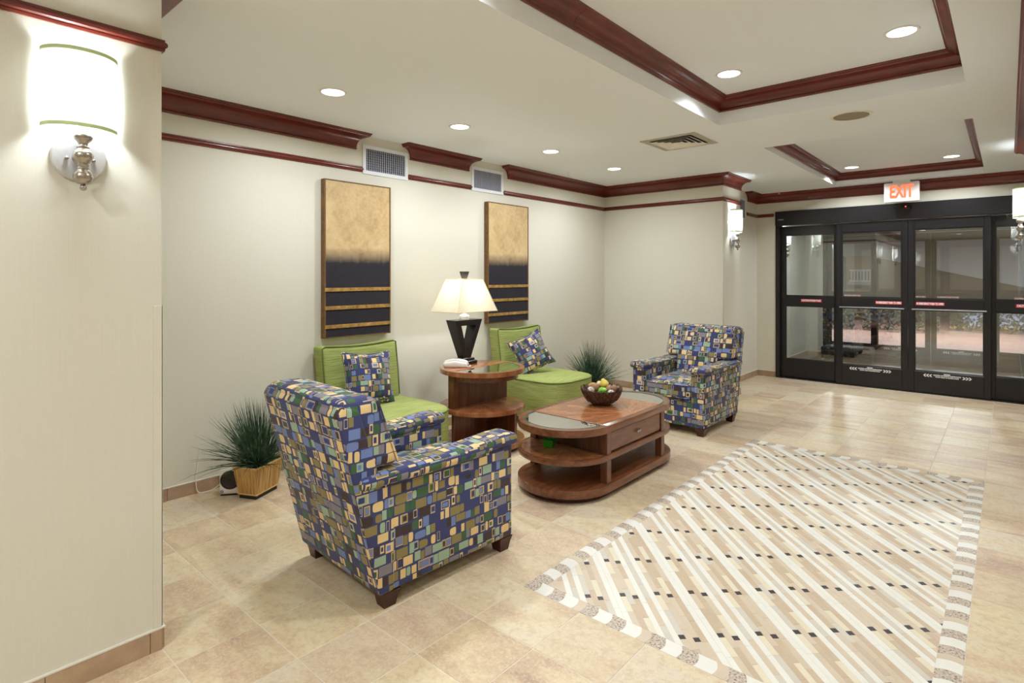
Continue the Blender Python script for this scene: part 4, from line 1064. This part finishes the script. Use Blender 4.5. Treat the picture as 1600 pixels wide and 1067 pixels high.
def pod(name, label, dx, dy, dz, rx, rz, mat, rot=(0, 0, 0), pear=False):
    r = thing(name, label, 'fruit', (bx+dx*1.13, by+dy*1.13, bz+dz*1.12), 0, 'decorative fruit in the bowl'); r.rotation_euler = rot; r.scale = (1.1, 1.1, 1.1)
    if pear: pr = [(0, -rz)] + [(rx*math.sin(PI*i/14)**.9*(1 if i < 7 else (1-.42*((i-7)/7)**.8)), -rz*math.cos(PI*i/14)*(1 if i < 7 else 1.35)) for i in range(1, 14)] + [(0, rz*1.35)]
    else: pr = [(0, -rz)] + [(rx*math.sin(PI*i/12), -rz*math.cos(PI*i/12)) for i in range(1, 12)] + [(0, rz)]
    bm = bm_new(); add_lathe(bm, pr, 20); obj('flesh', bm, mat, r, 70)
    bm = bm_new(); top = rz*1.35 if pear else rz
    add_tube(bm, [(0, 0, top-.004), (.002, 0, top+.006), (.005, 0, top+.012)], .002, 6); obj('stem', bm, 'leg', r)
    return r
M['pear_g'] = plain('bright_green_pear', (122, 186, 50), 0.35, 0.1, 30); M['pear_y'] = plain('pale_yellow_pear', (222, 200, 96), 0.4, 0.1, 30)
M['nut'] = plain('brown_nut_shell', (162, 122, 88), 0.6, 0.25, 40); M['nut2'] = plain('striped_brown_gourd', (138, 104, 84), 0.6, 0.35, 60)
g = G('white_speckled_pod'); n = g.noise(g.obj(), 110, 3, 0.7)
M['pod_w'] = g.bsdf(g.ramp(n, [(0.4, (78, 60, 54)), (0.5, (200, 188, 176)), (0.65, (236, 228, 216))], 'LINEAR'), 0.7)
M['ball_c'] = plain('cream_ball', (232, 210, 158), 0.6, 0.08)
pod('pear', 'bright green decorative pear at the front of the bowl', .040, -.052, .098, .026, .034, 'pear_g', (math.radians(70), math.radians(25), math.radians(60)), True)
pod('pear', 'pale yellow decorative pear at the top of the bowl', -.005, .045, .125, .029, .029, 'pear_y', (math.radians(15), math.radians(-20), 0), True)
pod('nut', 'large tan decorative nut at the left of the bowl', -.048, -.020, .108, .030, .042, 'nut', (math.radians(75), 0, math.radians(-30)))
pod('gourd', 'brown striped decorative gourd at the right of the bowl', .055, .020, .096, .034, .034, 'nut2', (math.radians(20), math.radians(20), 0))
pod('seed_pod', 'white speckled pod at the left rim of the bowl', -.028, -.082, .100, .024, .022, 'pod_w')
pod('seed_pod', 'white speckled pod at the front rim of the bowl', .085, -.020, .086, .024, .022, 'pod_w')
pod('ball', 'small cream ball between the nut and the yellow pear', -.042, .042, .122, .020, .019, 'ball_c')
pod('nut', 'small brown nut at the far right rim of the bowl', .045, .085, .094, .020, .026, 'nut')
# green glass votive on the middle shelf
vt = thing('votive_cup', 'square green glass candle cup on the coffee table shelf', 'candle holder', (-2.285, 2.985, .2706), .3)
t = bmesh.new()
def sqr(r, z): return [t.verts.new((sx*r, sy*r, z)) for sx, sy in ((-1, -1), (1, -1), (1, 1), (-1, 1))]
R_ = [sqr(.026, 0), sqr(.030, .008), sqr(.037, .052), sqr(.033, .052), sqr(.025, .014)]
t.faces.new(R_[0][::-1]); t.faces.new(R_[-1])
for A, B in zip(R_, R_[1:]):
    for i in range(4): t.faces.new((A[i], A[(i+1) % 4], B[(i+1) % 4], B[i]))
bmesh.ops.recalc_face_normals(t, faces=t.faces); bmesh.ops.bevel(t, geom=list(t.edges), offset=.0025, segments=2, affect='EDGES')
bm = bm_new(); merge(bm, t); obj('cup', bm, 'green_glass', vt, 40)
bm = bm_new(); add_lathe(bm, [(0, .014), (.019, .014), (.019, .032), (0, .033)], 16); obj('candle', bm, 'white_plastic', vt, 40)

# ================================================================== ROUND END TABLE
et = thing('end_table', 'round mahogany end table with half-moon shelves and glass inset', 'table', (-3.295, 3.385, 0))
ER = .352
def disc(R, n=48): return [(R*math.cos(2*PI*i/n), R*math.sin(2*PI*i/n)) for i in range(n)]
def dseg(R, xcut, n=40):
    a0 = math.acos(xcut/R); return [(R*math.cos(-a0+2*a0*i/n), R*math.sin(-a0+2*a0*i/n)) for i in range(n+1)]
# top: solid half, rim round the glass half
bm = bm_new()
half = [(-x, y) for x, y in dseg(ER, -.005)]
add_prism(bm, half, .612, .650, bev=.003)
n = 40; A = dseg(ER, .003, n); B = dseg(ER-.040, .003, n)
t = bmesh.new(); V = [[t.verts.new((p[0], p[1], .612)), t.verts.new((p[0], p[1], .650)), t.verts.new((q[0], q[1], .650)), t.verts.new((q[0], q[1], .612))] for p, q in zip(A, B)]
for a, b in zip(V, V[1:]):
    for j in range(4): t.faces.new((a[j], b[j], b[(j+1) % 4], a[(j+1) % 4]))
t.faces.new(V[0]); t.faces.new(V[-1][::-1]); bmesh.ops.recalc_face_normals(t, faces=t.faces); merge(bm, t)
obj('table_top', bm, 'burst_e', et, 40)
bm = bm_new(); add_prism(bm, dseg(ER-.041, .006), .640, .648); gl = obj('glass_insert', bm, 'table_glass', et)
bm = bm_new(); add_tube(bm, [(x, y, .6475) for x, y in dseg(ER-.044, .012)], .0035, 6); obj('bevelled_edge', bm, 'glass_edge', gl, 60)
boxobj('case', 'wood_z', et, -.075, -.005, -.315, .315, .345, .612, bev=.003)
bm = bm_new(); add_prism(bm, dseg(ER-.05, .0), .566, .612); obj('apron', bm, 'wood_y', et, 40)
for mm, nm_ in ((1, 'front_shelf'), (-1, 'rear_shelf')):
    pl = dseg(ER, 0.0) if mm > 0 else [(-x, y) for x, y in dseg(ER, 0.001)][::-1]
    bm = bm_new(); add_prism(bm, pl, .308, .344, bev=.003); obj(nm_, bm, 'burst_e', et, 40)
boxobj('panel', 'wood_z', et, -.035, -.005, -.315, .315, .07, .308, bev=.002, seg=1)
boxobj('divider', 'wood_z', et, -.004, .24, .135, .165, .07, .308, bev=.002, seg=1)
boxobj('divider', 'wood_z', et, -.26, -.036, -.015, .015, .07, .308, bev=.002, seg=1)
bm = bm_new(); add_prism(bm, disc(ER), .030, .070, bev=.004); obj('lower_shelf', bm, 'burst_e', et, 40)
bm = bm_new(); add_prism(bm, disc(ER-.04), 0, .030); obj('plinth', bm, 'leg', et, 40)
# lamp
lx, ly, lz = -3.520, 3.395, .6502
lp = thing('table_lamp', 'black openwork table lamp with cream pyramid shade on the round table', 'lamp', (lx, ly, lz))
boxobj('foot', 'black_wood', lp, -.062, .062, -.098, .098, 0, .026, bev=.003, seg=1)
boxobj('foot_step', 'black_wood', lp, -.048, .048, -.078, .078, .026, .050, bev=.003, seg=1)
# openwork inverted wedge: outline with a V hole, thickness tapering
t = bmesh.new()
def W(y, z, s):
    k = (z-.050)/.325; return (s*(.036+.026*k), y, z)
outer = [(-.045, .050), (.045, .050), (.158, .378), (-.158, .378)]
inner = [(-.004, .100), (.004, .100), (.088, .330), (-.088, .330)]
F = [[t.verts.new(W(y, z, s)) for y, z in outer] for s in (1, -1)]; I = [[t.verts.new(W(y, z, s)) for y, z in inner] for s in (1, -1)]
for s in (0, 1):
    for i in range(4): t.faces.new((F[s][i], F[s][(i+1) % 4], I[s][(i+1) % 4], I[s][i]))
for i in range(4):
    t.faces.new((F[0][i], F[1][i], F[1][(i+1) % 4], F[0][(i+1) % 4])); t.faces.new((I[0][i], I[0][(i+1) % 4], I[1][(i+1) % 4], I[1][i]))
bmesh.ops.recalc_face_normals(t, faces=t.faces); bmesh.ops.bevel(t, geom=list(t.edges), offset=.002, segments=1, affect='EDGES')
bm = bm_new(); merge(bm, t); obj('wedge_body', bm, 'black_wood', lp)
bm = bm_new(); add_lathe(bm, [(0, .375), (.042, .375), (.044, .385), (.044, .408), (.030, .420), (.016, .424), (.014, .47), (0, .47)], 20); obj('socket', bm, 'white_metal', lp, 40)
def frustum(x0, y0, z0, x1, y1, z1, th=.002):
    t = bmesh.new()
    def ring(x, y, z): return [t.verts.new((a*x, b*y, z)) for a, b in ((-1, -1), (1, -1), (1, 1), (-1, 1))]
    A, B, C, D = ring(x0, y0, z0), ring(x1, y1, z1), ring(x1-th, y1-th, z1), ring(x0-th, y0-th, z0)
    for P_, Q_ in ((A, B), (B, C), (C, D), (D, A)):
        for i in range(4): t.faces.new((P_[i], P_[(i+1) % 4], Q_[(i+1) % 4], Q_[i]))
    bmesh.ops.recalc_face_normals(t, faces=t.faces); b = bm_new(); merge(b, t); return b
SZ0, SZ1 = .448, .730
sh = obj('shade', frustum(.168, .236, SZ0, .104, .116, SZ1), 'shade_cream', lp)
bm = bm_new()
for x, y, z in ((.169, .237, SZ0+.003), (.105, .117, SZ1-.003)): add_tube(bm, [(-x, -y, z), (x, -y, z), (x, y, z), (-x, y, z), (-x, -y, z)], .0032, 6)
for a, b in ((1, -1), (1, 1), (-1, 1), (-1, -1)): add_tube(bm, [(a*.169, b*.237, SZ0), (a*.105, b*.117, SZ1)], .0026, 6)
obj('trim_binding', bm, plain('cream_binding', (226, 214, 178), .7), sh)
bm = bm_new(); add_tube(bm, [(0, 0, .47), (0, -.06, .52), (0, -.065, .62), (0, 0, .715), (0, .065, .62), (0, .06, .52), (0, 0, .47)], .002, 6); obj('harp', bm, 'nickel', lp, 60)
bm = bm_new(); add_box(bm, -.1, .1, -.002, .002, .712, .716); add_box(bm, -.002, .002, -.11, .11, .712, .716); obj('spider', bm, 'nickel', lp)
t = bmesh.new()
fa = [t.verts.new((a*.014, b*.014, .718)) for a, b in ((-1, -1), (1, -1), (1, 1), (-1, 1))]; fb = [t.verts.new((a*.030, b*.030, .790)) for a, b in ((-1, -1), (1, -1), (1, 1), (-1, 1))]
t.faces.new(fa[::-1]); t.faces.new(fb)
for i in range(4): t.faces.new((fa[i], fa[(i+1) % 4], fb[(i+1) % 4], fb[i]))
bm = bm_new(); merge(bm, t); obj('finial', bm, 'black_wood', lp)
bm = bm_new(); add_lathe(bm, [(0, .47)] + [(.028*math.sin(PI*i/10), .52-.045*math.cos(PI*i/10)) for i in range(1, 10)] + [(0, .566)], 16); obj('bulb', bm, 'lens', lp, 60)
lamp('glow', 'POINT', (0, 0, .60), LAMP_W, (0.95, .97, 1.0), lp, .02)
# telephone
ph = thing('telephone', 'white desk telephone on the round table beside the lamp', 'telephone', (-3.43, 3.215, .6502), math.radians(35))
bm = bm_new(); add_soft(bm, -.10, .10, -.045, .045, 0, .036, .014, 6, lambda x, y, z: (x, y, z*(1+.55*(1-abs(x)/.12)))); obj('base', bm, 'white_plastic', ph, 60)
bm = bm_new(); add_soft(bm, -.098, .098, -.026, .026, .034, .062, .012, 8, lambda x, y, z: (x, y, z+.020*math.cos(x/.098*PI/2)-.012)); obj('handset', bm, 'white_plastic', ph, 60)
bm = bm_new(); add_box(bm, .085, .102, -.03, -.01, .012, .026, .002, 1); obj('red_button', bm, 'red', ph)
bm = bm_new(); add_tube(bm, [(.095, -.035, .012), (.115, -.045, .010), (.125, -.03, .012), (.115, -.015, .016)], .006, 6); obj('coiled_cord', bm, 'white_plastic', ph, 60)

# ================================================================== PLANTS AND FAN
def make_plant(label, loc, rotz, seed, lean=(0, 0), sig=.6, ln=1.0):
    rnd = random.Random(seed)
    p = thing('potted_grass', label, 'potted plant', loc, rotz, 'grass plants in bamboo boxes')
    H = .205
    def ring(t, hx, hy, z): return [t.verts.new((a*hx, b*hy, z)) for a, b in ((-1, -1), (1, -1), (1, 1), (-1, 1))]
    t = bmesh.new(); A = ring(t, .066, .102, .025); B = ring(t, .088, .128, H); C_ = ring(t, .080, .120, H); D = ring(t, .078, .118, H-.03)
    for P_, Q_ in ((A, B), (B, C_), (C_, D)):
        for i in range(4): t.faces.new((P_[i], P_[(i+1) % 4], Q_[(i+1) % 4], Q_[i]))
    t.faces.new(A[::-1]); bmesh.ops.recalc_face_normals(t, faces=t.faces); bm = bm_new(); merge(bm, t); bx_ = obj('bamboo_box', bm, 'bamboo', p, None, True)
    bm = bm_new()
    for hx, hy, z in ((.0895, .1295, H-.004), (.068, .104, .029)): add_tube(bm, [(-hx, -hy, z), (hx, -hy, z), (hx, hy, z), (-hx, hy, z), (-hx, -hy, z)], .0045, 6)
    obj('edge_trim', bm, 'pale_wood', bx_, 60)
    boxobj('base', 'black_plastic', p, -.062, .062, -.098, .098, 0, .025)
    boxobj('soil', 'soil', p, -.078, .078, -.118, .118, H-.045, H-.012)
    bm = bm_new()
    for k in range(640):
        a = rnd.uniform(0, 2*PI); r0 = rnd.uniform(0, .05); s = Vector((r0*math.cos(a)*1.0, r0*math.sin(a)*1.5, H-.015))
        tilt = abs(rnd.gauss(0, sig)); tilt = min(tilt, 1.25); a2 = a+rnd.gauss(0, .5)
        L = ln*rnd.uniform(.30, .50) * (1-.10*tilt); d = Vector((math.sin(tilt)*math.cos(a2)+lean[0]*rnd.random(), math.sin(tilt)*math.sin(a2)+lean[1]*rnd.random(), math.cos(tilt))).normalized()
        sd = d.cross(Vector((rnd.gauss(0, 1), rnd.gauss(0, 1), .2))).normalized(); wd = rnd.uniform(.0020, .0036); droop = rnd.uniform(.0, .16)*(.3+tilt)
        prev = None
        for q in range(6):
            f = q/5; c = s + d*L*f + Vector((0, 0, -droop*f*f*L*1.6))
            if c.z < .02: c.z = .02
            wv = Matrix.Rotation(rotz, 3, 'Z') @ c + Vector(loc)
            if wv.x < WX+.006: c = Matrix.Rotation(-rotz, 3, 'Z') @ (Vector((WX+.006, wv.y, wv.z))-Vector(loc))
            if wv.y > YB-.006 and wv.x < XP: c = Matrix.Rotation(-rotz, 3, 'Z') @ (Vector((max(wv.x, WX+.006), YB-.006, wv.z))-Vector(loc))
            ww = wd*(1-f)**.6 if q < 5 else 0
            cur = (bm.verts.new(c+sd*ww), bm.verts.new(c-sd*ww)) if q < 5 else (bm.verts.new(c),)
            if prev: bm.faces.new((prev[0], prev[1], cur[1], cur[0]) if len(cur) == 2 else (prev[0], prev[1], cur[0]))
            prev = cur
    f = obj('grass_blades', bm, 'grass', p); f['kind'] = 'stuff'
    return p
make_plant('grass plant in a striped bamboo box beside the small fan', (-3.64, 1.672, 0), math.radians(26), 3, (0, -.25), .62)
make_plant('grass plant in the far alcove corner behind the fruit bowl', (-3.535, 5.40, 0), 0.2, 5, (0, 0), .78, 1.12)
fan = thing('fan_heater', 'small white fan heater on the floor beside the grass plant', 'heater', (-3.775, 1.565, 0), math.radians(52))
bm = bm_new(); add_soft(bm, -.068, .068, -.05, .05, .004, .178, .022, 6); obj('housing', bm, 'white_plastic', fan, 50)
RF = Matrix.Translation((0, -.0505, .100)) @ Matrix.Rotation(PI/2, 4, 'X')
bm = bm_new(); add_lathe(bm, [(0, -.002), (.058, -.002), (.060, .002), (.056, .004), (.05, .001), (0, .001)], 32, RF); obj('grille_dish', bm, 'black_plastic', fan, 40)
bm = bm_new()
for r_ in (.012, .022, .032, .042): add_tube(bm, [(r_*math.cos(2*PI*i/24), -.0535, .100+r_*math.sin(2*PI*i/24)) for i in range(25)], .0012, 5)
obj('wire_rings', bm, plain('dark_bronze_wire', (90, 74, 56), .4), fan, 60)
bm = bm_new(); add_lathe(bm, [(0, 0), (.011, 0), (.010, .006), (0, .006)], 16, Matrix.Translation((-.05, -.050, .028)) @ Matrix.Rotation(PI/2, 4, 'X')); obj('dial', bm, 'grille_grey', fan, 40)
boxobj('foot', 'black_plastic', fan, -.06, .06, -.045, .045, 0, .004)
bm = bm_new(); pts = [(-3.86, 1.535, .055), (-3.88, 1.49, .02), (-3.90, 1.45, .006), (-3.925, 1.41, .012), (-3.93, 1.40, .09), (-3.932, 1.41, .18), (-3.932, 1.43, .30)]
dense = []
for i in range(len(pts)-1):
    P0, P1, P2, P3 = [Vector(pts[max(0, min(len(pts)-1, i+k))]) for k in (-1, 0, 1, 2)]
    for q in range(6):
        u = q/6; dense.append(.5*((2*P1)+(-P0+P2)*u+(2*P0-5*P1+4*P2-P3)*u*u+(-P0+3*P1-3*P2+P3)*u**3))
add_tube(bm, dense + [Vector(pts[-1])], .003, 6)
tag(obj('power_cord', bm, 'white_plastic', smooth=60), 'thin white power cord looping from the fan to the wall', 'cord')
